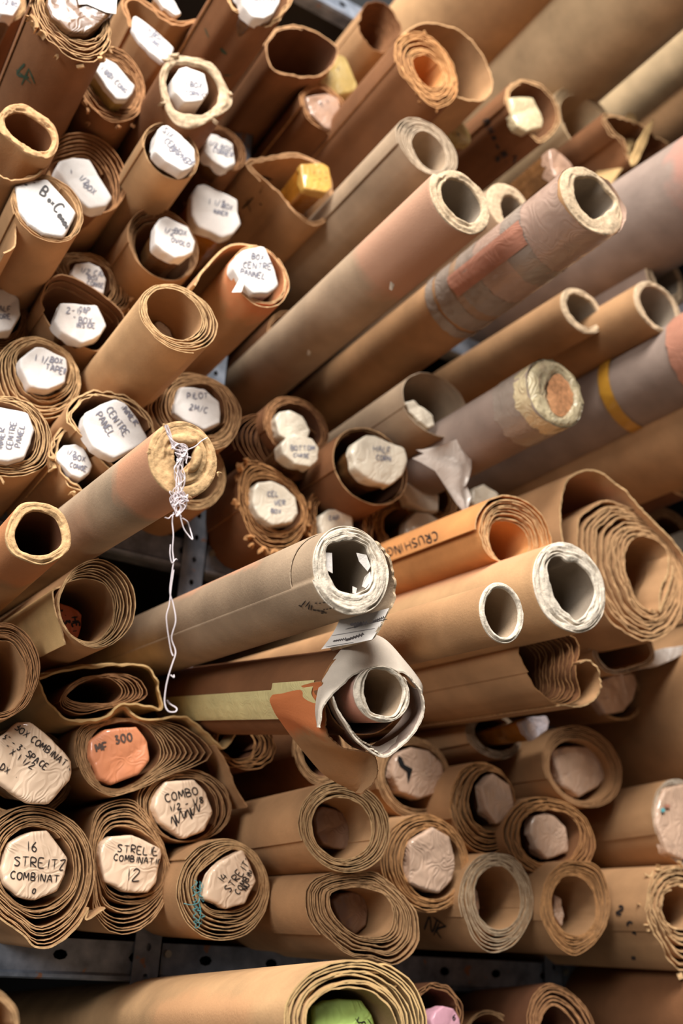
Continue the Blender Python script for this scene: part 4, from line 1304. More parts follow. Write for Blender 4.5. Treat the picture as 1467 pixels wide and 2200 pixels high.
bundle('pale crumpled film lump beside the hanging film', [(1015, 1050), (1040, 1040), (1070, 1062), (1065, 1090), (1030, 1095), (1012, 1080)], 0.12, cap='lab_cream', side='kraft', wr=0.003, cat='plastic film', name='plastic_film', group='plastic film on the rolls')

# ------------------------------------------------------------------ cream-labelled rolls in the middle
roll('dark orange roll with cream label, top of the cream-labelled group', (566, 852, 708, 990), (585, 868, 690, 972), 0.10, 5, 'dark', 'brown', group=GM, jag=0.003, inner='deep')
bundle('upper of two overlapping cream labels', [(592, 900), (600, 884), (622, 880), (650, 894), (668, 926), (660, 945), (625, 950), (600, 935)], 0.115, cap='lab_cream', side='film_brown')
roll('dark roll with many deep nested layers left of the small cream label', (496, 892, 690, 1030), (588, 915, 688, 1015), 0.075, 8, 'deep', 'dark', group=GM, jag=0.001, tele=-0.01, inner='deep', thpx=2)
bundle('lower of two overlapping cream labels, small and round', [(632, 933), (671, 941), (686, 962), (684, 987), (668, 1004), (632, 997), (608, 976), (604, 955), (615, 941)], 0.14, cap='lab_cream', side='film_brown', text=[('BOTTOM', 624, 968, 10, 0), ('CHASE', 630, 982, 8, 4)])
roll('smooth open roll around the biggest cream label', (715, 917, 877, 1087), (722, 924, 871, 1080), 0.16, 2.2, 'dark', 'tan', group=GM, jag=0.0008, poly=0.003, inner='deep', tele=0.01)
bundle('biggest cream label, shiny, standing out of its smooth roll', [(753, 969), (764, 948), (788, 933), (806, 935), (849, 955), (868, 962), (876, 987), (866, 1022), (838, 1043), (815, 1038), (788, 1026), (764, 1004)], 0.19, cap='lab_cream', side='film_brown', wr=0.002, text=[('HALF', 800, 970, 12, 6), ('CORN', 806, 988, 10, 6)])
roll('frayed roll around an egg-shaped cream label above the steel beam', [(512, 1040), (520, 1000), (545, 990), (585, 1005), (640, 1050), (662, 1100), (650, 1150), (620, 1180), (570, 1180), (535, 1150), (515, 1095)],
     [(536, 1042), (555, 1028), (585, 1028), (620, 1048), (645, 1085), (645, 1115), (620, 1135), (580, 1135), (550, 1110), (538, 1075)], 0.11, 6, 'dark', 'orange', group=GM, jag=0.004, frill=45, farc=(120, 330), fsize=0.014, jit=0.8)
bundle('egg-shaped cream label of the frayed roll', [(544, 1050), (555, 1036), (583, 1032), (611, 1043), (636, 1068), (641, 1104), (629, 1123), (586, 1130), (558, 1111), (544, 1082)], 0.125, cap='lab_cream', side='film_brown', text=[('CEL', 575, 1066, 10, 0), ('VER', 590, 1085, 10, 0), ('BOX', 582, 1102, 9, 4)])
roll('frayed roll with cream label just above the cream-mouthed tube', [(660, 1110), (668, 1065), (700, 1050), (740, 1058), (790, 1085), (800, 1140), (780, 1190), (700, 1200), (668, 1170)],
     [(680, 1110), (688, 1080), (708, 1068), (740, 1074), (772, 1098), (780, 1140), (762, 1175), (708, 1182), (684, 1160)], 0.09, 5, 'dark', 'orange', group=GM, jag=0.005, frill=40, fsize=0.016, inner='deep', crumple=0.002)
bundle('cream label half hidden by the cream-mouthed tube', [(686, 1125), (690, 1105), (707, 1093), (742, 1095), (758, 1111), (760, 1140), (745, 1160), (695, 1160)], 0.10, cap='lab_cream', side='film_brown', text=[('CAP', 706, 1118, 9, 0)])
roll('ragged dark roll with cream label below the hanging film', (848, 990, 992, 1130), (862, 1012, 962, 1112), 0.08, 6, 'dark', 'orange', group=GM, jag=0.005, frill=24, fsize=0.013, inner='deep')
bundle('cream label left of the hanging film', [(866, 1058), (873, 1040), (898, 1022), (923, 1029), (938, 1048), (944, 1068), (941, 1100), (912, 1097), (879, 1079)], 0.10, cap='lab_cream', side='film_brown')
roll('loose dark roll above the orange roll marked crushing', [(800, 1120), (815, 1090), (850, 1075), (900, 1080), (945, 1100), (960, 1140), (930, 1180), (860, 1190), (815, 1170)],
     [(822, 1124), (832, 1106), (856, 1094), (896, 1098), (930, 1114), (938, 1140), (915, 1164), (862, 1170), (832, 1156)], 0.07, 5, 'dark', 'orange', group=GM, jag=0.004, frill=26, fsize=0.014, inner='deep')
bundle('cream label just above the orange roll', [(870, 1146), (873, 1121), (895, 1099), (920, 1102), (944, 1116), (950, 1145), (910, 1160), (880, 1158)], 0.095, cap='lab_cream', side='film_brown')

# ------------------------------------------------------------------ the string tube
r, fr, O, Hh = tube('long thick tube with tangled white strings in its split mouth', (320, 903, 469, 1067), [(384, 958), (402, 952), (420, 962), (416, 985), (402, 1000), (390, 1004), (378, 990), (374, 972)], 0.50, 'light_orange_end', 'gold', vp=(-700, 1750), torn=0.18, rings=15, rough=0.0012, group=GT, inner='deep', frill=14, fsize=0.006, ntorn=9)
for poly in ([(366, 938), (388, 932), (410, 936), (424, 946), (414, 958), (396, 956), (372, 952)], [(424, 958), (434, 972), (430, 996), (418, 1014), (405, 1012), (412, 992), (416, 972)]):
    P = np.array([fr.loc(u, v) for u, v in poly])
    c_ = P.mean(0)
    n_ = len(P)
    V = []
    for sc_, y in ((1.0, 0.004), (1.0, -0.001), (0.8, -0.0035), (0.3, -0.0045)):
        V += [(c_[0] + (p[0] - c_[0]) * sc_, y, c_[1] + (p[1] - c_[1]) * sc_) for p in catmull(P, 3 * n_)]
    k = len(V) // 4
    mesh('folded_layer', V, [tuple(f) for f in grid_faces(4, k, wrap=True)] + [tuple(range(3 * k, 4 * k))], [E('gold')], r)
# strings: points in the picture, hung just in front of the mouth and down
rng = random.Random(3)
V, Fc = [], []


def hang(points, rad, y=-0.008):
    global V, Fc
    pts = [(fr.loc(u, v, y)[0], y + rng.uniform(-.002, .002), fr.loc(u, v, y)[1]) for u, v in points]
    v_, f_ = thread('', None, pts, rad, None, None)
    off = len(V)
    V += v_
    Fc += [tuple(int(i) + off for i in f) for f in f_]


def string_part(name, mt):
    global V, Fc
    mesh(name, V, Fc, [mt], r)
    V, Fc = [], []


tw = M('thread_white')
for k in range(9):
    hang([(356 + rng.uniform(-3, 3), 914), (362 + rng.uniform(-3, 3), 930), (368 + rng.uniform(-5, 5), 945 + rng.uniform(-6, 6)), (382 + rng.uniform(-10, 10), 962 + rng.uniform(-8, 8)), (394 + rng.uniform(-8, 8), 972), (390 + rng.uniform(-14, 14), 990 + rng.uniform(-9, 9))], 0.00045)
    hang([(372 + rng.uniform(-6, 8), 962 + rng.uniform(-6, 6)), (386 + rng.uniform(-8, 8), 955), (400 + rng.uniform(-6, 6), 966), (392, 980 + rng.uniform(-6, 6)), (380 + rng.uniform(-6, 6), 974), (404 + rng.uniform(-4, 6), 984)], 0.00045)
hang([(394, 970), (418, 960), (432, 948), (446, 940)], 0.0005)
string_part('string_tangle', tw)
for k in range(12):
    x0 = 384 + rng.uniform(-8, 16)
    hang([(x0, 985), (380 + rng.uniform(-6, 16), 1005), (382 + rng.uniform(-8, 18), 1030), (384 + rng.uniform(-14, 10), 1055), (382 + rng.uniform(-16, 16), 1072 + rng.uniform(-6, 6)), (372 + rng.uniform(-4, 26), 1088), (380 + rng.uniform(-5, 10), 1110)], 0.0004)
for k in range(14):
    cx, cy = 384 + rng.uniform(-16, 16), 1070 + rng.uniform(-12, 20)
    hang([(cx + 8 * math.cos(a_), cy + 6 * math.sin(a_ * 1.3 + k)) for a_ in np.linspace(0, 7, 8)], 0.0004)
string_part('string_knot', tw)
hang([(374, 1100), (370, 1120), (372, 1150), (371, 1180), (372, 1205), (370, 1225), (366, 1270), (372, 1300), (376, 1335), (370, 1370), (378, 1400), (370, 1425), (362, 1450), (356, 1480), (354, 1510), (360, 1528), (374, 1530), (378, 1522), (366, 1512), (358, 1505)], 0.0006, y=-0.006)
hang([(366, 1170), (364, 1190), (368, 1210), (376, 1202), (380, 1203)], 0.0005, y=-0.006)
hang([(372, 1225), (366, 1262), (362, 1300), (356, 1330), (366, 1392), (370, 1410)], 0.0005, y=-0.006)
hang([(352, 1113), (362, 1114), (368, 1108), (376, 1104)], 0.0005)
hang([(386, 1112), (394, 1135), (404, 1150), (412, 1160), (410, 1135), (402, 1122), (390, 1114)], 0.0006)
hang([(366, 1450), (372, 1456), (374, 1450)], 0.0005)
string_part('hanging_string', tw)

# ------------------------------------------------------------------ centre: tubes crossing the front
r, fr, O, Hh = tube('long tube with a thick cream mouth lined with newsprint, in the centre', (675, 1130, 834, 1315), [(703, 1182), (718, 1166), (760, 1160), (788, 1172), (802, 1212), (800, 1250), (786, 1268), (755, 1277), (724, 1263), (706, 1228)], 0.52, 'gray_orange_streak', 'pale', vp=(-700, 1775),
     torn=0.06, rings=16, rough=0.0012, seam=205, seamh=0.003, group=GT, inner='dark_board')
sheet('lapped_sheet', r, fr, [(640, 1186), (625, 1230), (618, 1275), (610, 1298)], 0.0, 0.02, 2) if False else None
# outer sheet that stops short of the mouth
th_ = np.radians(np.linspace(75, 235, 60))
P_ = O.c + (O.at(th_) - O.c) * 1.045
ye_ = np.interp(np.linspace(0, 1, 60), [0, .1, .5, .9, 1], [0.03, 0.034, 0.040, 0.044, 0.06])
V_, F_, mi_ = sheet_mesh(P_, ye_, 1.2, 0.0012, seed=4)
mesh('lapped_sheet', V_, F_, [M('gray_orange_streak'), E('gray'), M('gray')], r, mi_)
band('newsprint_patch', r, O, 0.004, 0.034, 'newsprint', a0=222, a1=275, lift=0.0015, seed=31, wob=0.002)
# printed rules and scribbles on the patch
sheet('outer_flap', r, fr, [(806, 1163), (826, 1185), (842, 1220), (849, 1258), (846, 1288), (834, 1312), (815, 1345), (800, 1372)], 0.012, 0.075, 5, 'gray', 'cream', jag=0.004, n=80)
sheet('newsprint_strip', r, fr, [(838, 1308), (818, 1345), (801, 1374)], 0.012, 0.074, 2.0, 'newsprint', 'pale', jag=0.003, n=30) if False else None
for nm, poly in (('newsprint_scrap', [(700, 1185), (718, 1186), (718, 1230), (704, 1222)]), ('newsprint_scrap', [(770, 1186), (792, 1190), (800, 1215), (794, 1226), (776, 1204)]), ('newsprint_scrap', [(788, 1238), (800, 1226), (802, 1246), (790, 1262), (782, 1258)]), ('newsprint_scrap', [(762, 1258), (772, 1262), (768, 1274), (762, 1272)])):
    patch(nm, r, fr, poly, 'newsprint', lift=0.0005, y=0.004)
# newsprint at the hanging end of the flap: print on its outer face
paths = []
frs = fr


def flap_point(u, v, depth):
    p = fr.loc(u, v, depth)
    return (p[0], depth, p[1])


V, Fc = [], []
G_ = [[(836, 1306), (816, 1346), (799, 1374)], [(800, 1316), (782, 1350), (762, 1382)], [(762, 1322), (748, 1352), (726, 1388)], [(730, 1330), (714, 1362), (690, 1395)]]
rows = []
for i, rw in enumerate(G_):
    c3 = catmull(rw, 12, closed=False)
    rows.append([flap_point(u, v, 0.010 + i * 0.006) for u, v in c3])
V = np.array(rows).reshape(-1, 3)
mesh('newsprint_strip', V, grid_faces(len(rows), len(rows[0])), [M('newsprint')], r)
inkp = []
for (a, b_, c_, d_) in (((742, 1352), (832, 1330), 2.0, 0), ((752, 1342), (790, 1338), 6.0, 1), ((800, 1336), (826, 1326), 4, 1), ((715, 1378), (745, 1372), 3.5, 1), ((742, 1376), (782, 1362), 5, 1), ((700, 1390), (760, 1380), 1.6, 0), ((712, 1366), (806, 1350), 1.4, 0), ((760, 1348), (778, 1340), 5, 1)):
    pts = []
    for t in np.linspace(0, 1, 14):
        u, v = a[0] + (b_[0] - a[0]) * t, a[1] + (b_[1] - a[1]) * t + (3 * math.sin(t * 40) if d_ else 0)
        pts.append(np.array(flap_point(u, v, 0.005)))
    v_, f_ = ribbon([pts], c_ * fr.px * 0.6, lambda p: np.array((0, -1, 0.0)))
    off = len(inkp)
    inkp.append((v_, f_))
VV, FF = [], []
for v_, f_ in inkp:
    FF += [tuple(i + len(VV) for i in f) for f in f_]
    VV += v_
mesh('printed_lines', VV, FF, [M('ink')], r, smooth=False)
write_on_roll(r, fr, O, [('~', 642, 1302, 8, 20), ('//', 648, 1300, 12, 18), ('ll', 662, 1308, 10, 15), ('~~~', 672, 1312, 8, 8), ('____', 676, 1296, 10, -4), ('____', 694, 1310, 8, -10), ('~~', 690, 1318, 6, -4)], 'ink', 1.8, lift=0.0028)

# ------------------------------------------------------------------ the green-taped roll with curled pale mouth
r, fr, O, Hh = roll('brown roll with green masking tape ending in a wide curled pale sheet', [(690, 1480), (706, 1432), (748, 1398), (795, 1390), (845, 1422), (866, 1480), (848, 1548), (800, 1580), (742, 1576), (704, 1538)],
     [(697, 1480), (712, 1437), (750, 1405), (795, 1398), (839, 1428), (858, 1480), (841, 1542), (798, 1572), (746, 1568), (710, 1533)], 0.44, 1.4, 'dark', 'brown', vp=(-700, 1570), group=GM, poly=0.002, inner='mauve', thpx=2)
fr2 = Frame(800, 1500, 0.47, (-700, 1580))
S_ = fr2


def pixsheet(name, root, fr_, near, far, L, mat, edg, th_=2.5, y0=0.0, jag=0.0012, inner=None, yfar=None):
    """Sheet given by a near rim and a farther cross-section, built in another roll's frame."""
    pn = catmull(np.array([fr_.loc(u, v, y0) for u, v in near]), 110, closed=False)
    pf = catmull(np.array([fr_.loc(u, v, y0 + (yfar or L)) for u, v in far]), 110, closed=False)
    N = len(pn)
    k = np.linspace(0, len(pf) - 1, N)
    pf = np.stack([np.interp(k, np.arange(len(pf)), pf[:, i]) for i in (0, 1)], -1)
    arc = np.linspace(0, 60, N)
    ye = jag * (noise1(arc, 7, 2) + 0.6 * noise1(arc * 3, 8))
    st = [x for x in (0, .004, .01, .02, .035, .05, .08, .12, .16) if x < L * 0.96]
    V, Fc, mi = sheet_mesh(pn, ye, L, th_ * fr_.px, stations=st, seed=9, crumple=0.0004, far=pf, yfar=yfar or L)
    V = V + np.array((0, y0, 0))
    W_ = V @ fr_.R + fr_.o                               # to world, then into the root's frame
    f0 = root_frames[root.name]
    V = (W_ - f0.o) @ f0.R.T
    return mesh(name, V, Fc, [M(mat), E(edg), M(inner or mat)], root, mi)


root_frames = {r.name: fr}
pixsheet('curled_mouth_sheet', r, S_, [(687, 1563), (692, 1526), (710, 1495), (740, 1466), (763, 1447), (792, 1436), (826, 1439), (869, 1446), (888, 1463), (903, 1482), (911, 1512), (908, 1540), (884, 1580), (849, 1613), (822, 1626), (780, 1602), (752, 1569), (726, 1526), (712, 1489)],
         [(683, 1560), (679, 1520), (690, 1466), (718, 1417), (758, 1374), (795, 1364), (830, 1378), (868, 1420), (905, 1470), (905, 1500), (900, 1520), (890, 1540), (870, 1570), (835, 1595), (805, 1606), (765, 1585), (740, 1555), (716, 1520), (704, 1492)], 0.034, 'pale', 'pale', 3.0, yfar=0.034)
pixsheet('curl_lining', r, S_, [(900, 1480), (909, 1510), (905, 1540), (882, 1578), (849, 1609), (822, 1621), (800, 1609)], [(850, 1450), (872, 1490), (870, 1530), (846, 1565), (815, 1592), (792, 1604), (774, 1596)], 0.07, 'mauve', 'pale', 2.0, y0=0.003)
pixsheet('orange_outer_sheet', r, S_, [(690, 1464), (698, 1490), (700, 1561), (713, 1588), (743, 1609), (796, 1618), (810, 1642), (805, 1677), (776, 1706)],
         [(592, 1486), (581, 1503), (590, 1528), (603, 1548), (638, 1596), (686, 1653), (718, 1678), (743, 1692), (768, 1703)], 0.10, 'orange_spray', 'brown', 2.5, y0=0.026, inner='kraft')
pixsheet('inner_orange_sheet', r, S_, [(712, 1490), (722, 1520), (745, 1555), (775, 1590), (800, 1604)], [(690, 1490), (700, 1530), (720, 1565), (750, 1598), (780, 1612)], 0.05, 'inner_orange_band', 'pale', 2.5, y0=0.012, inner='mauve')
# the tube in the curl
r2, fr3, O3, H3 = tube('pale grey tube with an orange band, rolled inside the wide curled sheet', (762, 1429, 884, 1552), [(786, 1472), (793, 1446), (815, 1437), (850, 1450), (869, 1478), (862, 1518), (842, 1538), (806, 1532), (788, 1505)], 0.475, 'inner_orange_band', 'pale', vp=(-700, 1580), torn=0.04, group=GT, inner='gray', L=0.5)
# tape
fr_t, O_t = fr, O
band('masking_tape_strip', r, O, 0.085, 0.42, 'masking', a0=184, a1=220, lift=0.0014, seed=41, wob=0.004)
band('masking_tape_strip', r, O, 0.014, 0.10, 'masking', a0=176, a1=202, lift=0.002, seed=42, wob=0.006)

r, fr, O, Hh = roll('orange roll with layered tan mouth and crushing written upside down', [(1027, 1143), (1035, 1100), (1060, 1073), (1095, 1066), (1135, 1080), (1170, 1115), (1188, 1165), (1180, 1205), (1140, 1225), (1090, 1215), (1045, 1190)],
     [(1064, 1146), (1075, 1118), (1108, 1116), (1140, 1135), (1150, 1175), (1130, 1200), (1090, 1205), (1070, 1180)], 0.37, 6, 'orange', 'gold', vp=(-700, 1790), group=GM, jag=0.002, tele=0.012, seam=190, loose=0.15, jit=0.5)
write_on_roll(r, fr, O, [('CRUSHING', 936, 1141, 18, 160, 0.8)], 'ink', 2.2, k=1.15)
r, fr, O, Hh = roll('very wide many-layered roll at the right with nested tan sheets', [(1236, 1171), (1240, 1117), (1264, 1092), (1296, 1074), (1334, 1082), (1390, 1108), (1440, 1165), (1470, 1250), (1465, 1320), (1425, 1368), (1370, 1376), (1305, 1335), (1255, 1260)],
     [(1344, 1197), (1363, 1156), (1407, 1159), (1433, 1194), (1427, 1261), (1411, 1308), (1376, 1296), (1350, 1245)], 0.33, 8, 'kraft', 'tan', vp=(-700, 1830), group=GM, jag=0.003, thpx=4, jit=0.9, npoly=7, poly=0.02, crumple=0.0015, inner='kraft')
sheet('hood_sheet', r, fr, [(1222, 1215), (1208, 1165), (1204, 1110), (1208, 1062), (1222, 1028), (1255, 1011), (1287, 1014), (1320, 1036), (1350, 1063), (1384, 1101), (1418, 1135), (1450, 1170), (1478, 1210), (1500, 1290)], -0.01, 0.9, 3.0, 'kraft_orange_streak', 'gold', n=140, inner='kraft')
sheet('folded_inner_sheet', r, fr, [(1436, 1196), (1434, 1230), (1420, 1262), (1417, 1290), (1418, 1312), (1440, 1250), (1444, 1215)], -0.004, 0.04, 4, 'kraft', 'gold', n=50)
r, fr, O, Hh = tube('tube with a thick torn pale mouth right of the slim white-rimmed tube', (1147, 1163, 1304, 1359), [(1181, 1232), (1185, 1202), (1204, 1194), (1223, 1210), (1242, 1208), (1264, 1226), (1283, 1261), (1271, 1308), (1242, 1330), (1223, 1321), (1197, 1292)], 0.46, 'kraft_orange_streak', 'pale',
     vp=(-700, 1800), torn=0.08, rings=16, rough=0.0013, group=GT, ntorn=18)
tube('slim thin-walled tube with a bright white rim, right of centre', (1033, 1250, 1127, 1382), (1044, 1262, 1118, 1369), 0.56, 'kraft', 'pale', vp=(-700, 1780), torn=0.025, rings=6, group=GT, inner='gray', rough=0.0008, L=0.75)
r, fr, O, Hh = roll('broad kraft roll with a torn wavy mouth full of layered sheets', [(1112, 1395), (1120, 1378), (1170, 1362), (1220, 1360), (1248, 1388), (1243, 1449), (1254, 1491), (1231, 1512), (1195, 1512), (1160, 1484), (1131, 1438), (1115, 1410)],
     [(1126, 1400), (1150, 1380), (1175, 1378), (1195, 1400), (1200, 1440), (1200, 1480), (1180, 1486), (1155, 1462), (1136, 1430)], 0.35, 7, 'kraft', 'orange', vp=(-700, 1800), group=GM, tele=0.045, jag=0.003, inner='dark', thpx=3)
sheet('torn_flap', r, fr, [(1244, 1424), (1262, 1418), (1280, 1432), (1290, 1460), (1287, 1492), (1265, 1510), (1238, 1518), (1206, 1514)], -0.004, 0.5, 2.5, 'kraft', 'gold', jag=0.005, n=60)
roll('kraft roll lying under the torn-mouthed tube, grey paper edge', [(1270, 1330), (1330, 1310), (1385, 1345), (1408, 1415), (1370, 1440), (1310, 1450), (1270, 1410)],
     [(1280, 1340), (1330, 1322), (1378, 1352), (1396, 1408), (1365, 1428), (1312, 1438), (1282, 1402)], 0.24, 3, 'kraft', 'gray', vp=(-700, 1790), group=GM)
bundle('crumpled whitish paper by the dark gap at the right edge', [(1396, 1402), (1430, 1392), (1480, 1386), (1500, 1380), (1480, 1400), (1440, 1420), (1410, 1432), (1398, 1424)], 0.22, cap='newsprint', side='newsprint', wr=0.003, cat='crumpled paper', name='crumpled_paper', group='loose scraps of paper')
roll('frayed grey roll far back at the right edge above the multi-layered roll', (1384, 1090, 1490, 1196), (1405, 1112, 1470, 1175), 0.08, 5, 'deep', 'brown', group=GM, frill=26, fsize=0.01)
bundle('pale label of the frayed grey roll at the right edge', [(1440, 1150), (1465, 1140), (1490, 1160), (1480, 1185), (1450, 1180)], 0.10, cap='lab_cream', side='kraft')

# ------------------------------------------------------------------ lower left
tube('hollow orange-stained roll behind the string tube at the left', [(13, 1140), (40, 1085), (80, 1077), (125, 1092), (150, 1130), (150, 1180), (100, 1212), (50, 1202), (20, 1180)],
     [(34, 1142), (54, 1104), (82, 1097), (115, 1108), (132, 1136), (132, 1170), (96, 1192), (56, 1186), (38, 1170)], 0.33, 'kraft_dark_orange', 'gold', group=GM, rough=0.0012, torn=0.03, rings=7, inner='deep', name='paper_roll', cat='paper roll')
r, fr, O, Hh = roll('large hollow roll with a vivid orange label inside and wrapped sheet', [(124, 1290), (133, 1258), (165, 1218), (209, 1201), (248, 1213), (280, 1249), (294, 1290), (290, 1330), (278, 1356), (252, 1383), (215, 1395), (170, 1380), (135, 1345)],
     [(127, 1290), (140, 1258), (175, 1247), (215, 1255), (240, 1290), (238, 1340), (215, 1372), (185, 1379), (150, 1362), (131, 1328)], 0.25, 5, 'kraft', 'gold', group=GL_, jag=0.0015, npoly=7, vp=(-700, 1800), inner='kraft')
sheet('wrapped_sheet', r, fr, [(212, 1200), (170, 1222), (135, 1258), (114, 1270), (118, 1310), (130, 1345), (140, 1385)], 0.005, 0.35, 2.5, 'sack', 'gold', n=60)
bundle('vivid orange label inside the large hollow roll', [(126, 1294), (152, 1303), (168, 1311), (176, 1321), (175, 1349), (167, 1372), (142, 1362), (128, 1340)], 0.20, cap='lab_vivid', side='lab_vivid', ink='ink', wpx=2.4, text=[('+ .', 127, 1316, 10, 30), ('3', 134, 1334, 16, 80), ('HEI', 152, 1328, 15, 80)])
roll('large hollow roll with many thin layers at the left edge', [(0, 1337), (40, 1345), (72, 1382), (86, 1425), (80, 1470), (55, 1520), (0, 1548), (-60, 1530), (-95, 1450), (-60, 1360)],
     [(0, 1378), (30, 1390), (52, 1440), (50, 1490), (20, 1527), (-40, 1522), (-70, 1450), (-40, 1385)], 0.19, 7, 'kraft', 'brown', group=GL_, jag=0.001, inner='kraft', thpx=2.4, jit=0.8)
r, fr, O, Hh = roll('flattened roll in a folded yellowish paper wrapper', [(128, 1515), (165, 1462), (250, 1447), (300, 1458), (320, 1488), (302, 1508), (240, 1520), (170, 1538)],
     [(142, 1498), (184, 1463), (230, 1457), (259, 1480), (248, 1505), (199, 1512)], 0.14, 5, 'dark', 'brown', group=GL_, vp=(-700, 1850), inner='dark')
sheet('paper_wrapper', r, fr, [(85, 1458), (142, 1440), (227, 1431), (294, 1428), (326, 1443), (340, 1477), (346, 1523), (320, 1516), (266, 1513), (220, 1543), (152, 1549), (117, 1519), (92, 1491), (84, 1462)], -0.006, 0.5, 3.0, 'sack', 'sack', n=170, far=[(40, 1470), (120, 1436), (210, 1428), (290, 1430), (322, 1445), (334, 1480), (336, 1520), (310, 1530), (266, 1545), (220, 1560), (150, 1568), (90, 1560), (50, 1520), (38, 1475)], crumple=0.0015, yfar=0.05)
sheet('loose_wrapper_end', r, fr, [(150, 1549), (220, 1543), (264, 1516), (305, 1545), (395, 1540), (440, 1572), (478, 1606), (505, 1578)], 0.0, 0.03, 3.0, 'sack', 'sack', n=80, crumple=0.001)
sheet('hanging_corner', r, fr, [(462, 1600), (486, 1640), (505, 1690), (532, 1734)], 0.004, 0.05, 3.0, 'kraft', 'kraft', n=30)
roll('teardrop-shaped roll of widely spaced sheets around an orange label', [(160, 1600), (172, 1562), (220, 1545), (300, 1545), (395, 1560), (462, 1612), (440, 1640), (370, 1665), (290, 1700), (240, 1712), (190, 1685), (165, 1640)],
     [(190, 1620), (198, 1580), (232, 1556), (290, 1552), (327, 1580), (341, 1620), (322, 1655), (270, 1690), (225, 1692), (198, 1655)], 0.13, 7, 'kraft', 'tan', group=GL_, jag=0.0006, poly=0.0, jit=0.1, thpx=2.2, inner='dark')
bundle('orange label reading MF 300 in the teardrop-shaped roll', [(196, 1590), (227, 1566), (294, 1561), (319, 1592), (322, 1633), (298, 1663), (241, 1687), (213, 1673), (194, 1625)], 0.14, cap='lab_orange', side='film_orange', ink='pen', wpx=2.2, text=[('MF', 207, 1616, 16, -14), ('300', 248, 1598, 17, -12)])
roll('roll almost filled by the big peach label at the left edge', (-62, 1562, 160, 1762), (-45, 1578, 146, 1748), 0.07, 5, 'dark', 'tan', group=GL_)
bundle('big peach label written box combination at the left edge', [(-30, 1620), (0, 1582), (39, 1551), (67, 1551), (113, 1587), (154, 1636), (156, 1660), (152, 1677), (103, 1728), (60, 1726), (0, 1684), (-28, 1660)], 0.165, cap='lab_peach', side='film_brown', capd=0.006, ink='ink', wpx=1.35,
       text=[('BOX COMBINATION', 30, 1566, 14, 37, 1), ("3\" - 3\" SPACE", 3, 1586, 13, 36, 1), ('" X 1 1/2', 6, 1612, 14, 34, 1), ('DX', -2, 1652, 14, 34), ('.', 34, 1670, 10, 0)])
roll('layered roll with a peach label reading combo', (296, 1650, 500, 1808), (328, 1672, 464, 1808), 0.12, 5, 'kraft', 'tan', group=GL_, jag=0.002, jit=0.6, inner='dark')
bundle('peach label reading combo with zigzag scribble', [(336, 1712), (358, 1680), (418, 1674), (445, 1705), (460, 1746), (440, 1784), (397, 1803), (347, 1766), (332, 1735)], 0.135, cap='lab_peach', side='film_orange', ink='ink', wpx=1.5,
       text=[('COMBO', 356, 1724, 17, -14), ('1/2 - 1/8', 366, 1744, 13, -16), ('$', 372, 1776, 22, -38), ('$', 404, 1762, 22, -38)])
r, fr, O, Hh = roll('large round roll with tightly packed layers, bottom left corner', [(-45, 1850), (-20, 1775), (40, 1735), (110, 1738), (175, 1780), (203, 1850), (198, 1920), (165, 1985), (115, 2028), (75, 2032), (45, 2000), (0, 1965), (-35, 1920)],
     [(-2, 1850), (20, 1800), (70, 1775), (120, 1790), (152, 1840), (150, 1900), (110, 1940), (50, 1945), (5, 1905)], 0.14, 9, 'kraft', 'tan', group=GL_, jag=0.002, jit=1.1, thpx=4, npoly=10, poly=0.008)
sheet('loose_outer_sheet', r, fr, [(-40, 1935), (0, 1972), (48, 2006), (78, 2034), (120, 2030), (165, 1990), (190, 1950), (186, 1975), (226, 1950)], -0.004, 0.3, 3, 'kraft', 'gold', n=80)
bundle('peach label numbered 16 in the bottom left roll', [(4, 1869), (21, 1812), (45, 1797), (67, 1787), (103, 1784), (147, 1844), (140, 1880), (124, 1915), (78, 1935), (39, 1927), (9, 1897)], 0.15, cap='lab_peach', side='film_orange', ink='ink', wpx=1.35,
       text=[('16', 56, 1828, 21, 3), ('STREITZ', 30, 1860, 20, 4), ('COMBINAT', 22, 1888, 16, 5), ('0', 68, 1918, 11, 20)])
roll('oval layered roll with label numbered 12, second from the bottom left', [(192, 1800), (205, 1745), (245, 1720), (290, 1722), (338, 1785), (366, 1860), (362, 1920), (332, 1980), (290, 2012), (240, 2012), (200, 1968), (200, 1900), (190, 1840)],
     [(216, 1810), (250, 1778), (310, 1790), (350, 1838), (344, 1900), (305, 1925), (245, 1918), (214, 1870)], 0.12, 8, 'kraft', 'tan', group=GL_, jag=0.002, jit=1.0, thpx=4, npoly=9, poly=0.01)
bundle('peach label numbered 12', [(216, 1837), (222, 1810), (238, 1796), (284, 1793), (346, 1822), (350, 1835), (337, 1897), (320, 1918), (270, 1916), (227, 1894)], 0.135, cap='lab_peach', side='film_orange', ink='ink', wpx=1.4, text=[('STRELIE', 252, 1830, 16, 5), ('COMBINATIC', 244, 1848, 13, 6), ('12', 270, 1890, 26, 4)])
r, fr, O, Hh = roll('round roll with a smooth outer sheet and teal threads on its layers', (375, 1803, 578, 2027), [(425, 1890), (445, 1860), (505, 1825), (548, 1862), (554, 1910), (522, 1952), (460, 1956), (432, 1930)], 0.16, 8, 'kraft', 'gold', group=GL_, jag=0.0015, jit=1.1, thpx=4, seam=150, poly=0.005, npoly=10)
V, Fc = [], []
rng = random.Random(8)
for k in range(16):
    cx, cy = 424 + rng.uniform(-12, 10), 1895 + k * 6
    hang([(cx + rng.uniform(-9, 9) * math.cos(a_), cy + rng.uniform(2, 9) * math.sin(a_)) for a_ in np.linspace(0, 5, 6)], 0.00035, y=-0.003)
hang([(396, 1941), (410, 1944), (424, 1940), (430, 1930)], 0.0004, y=-0.003)
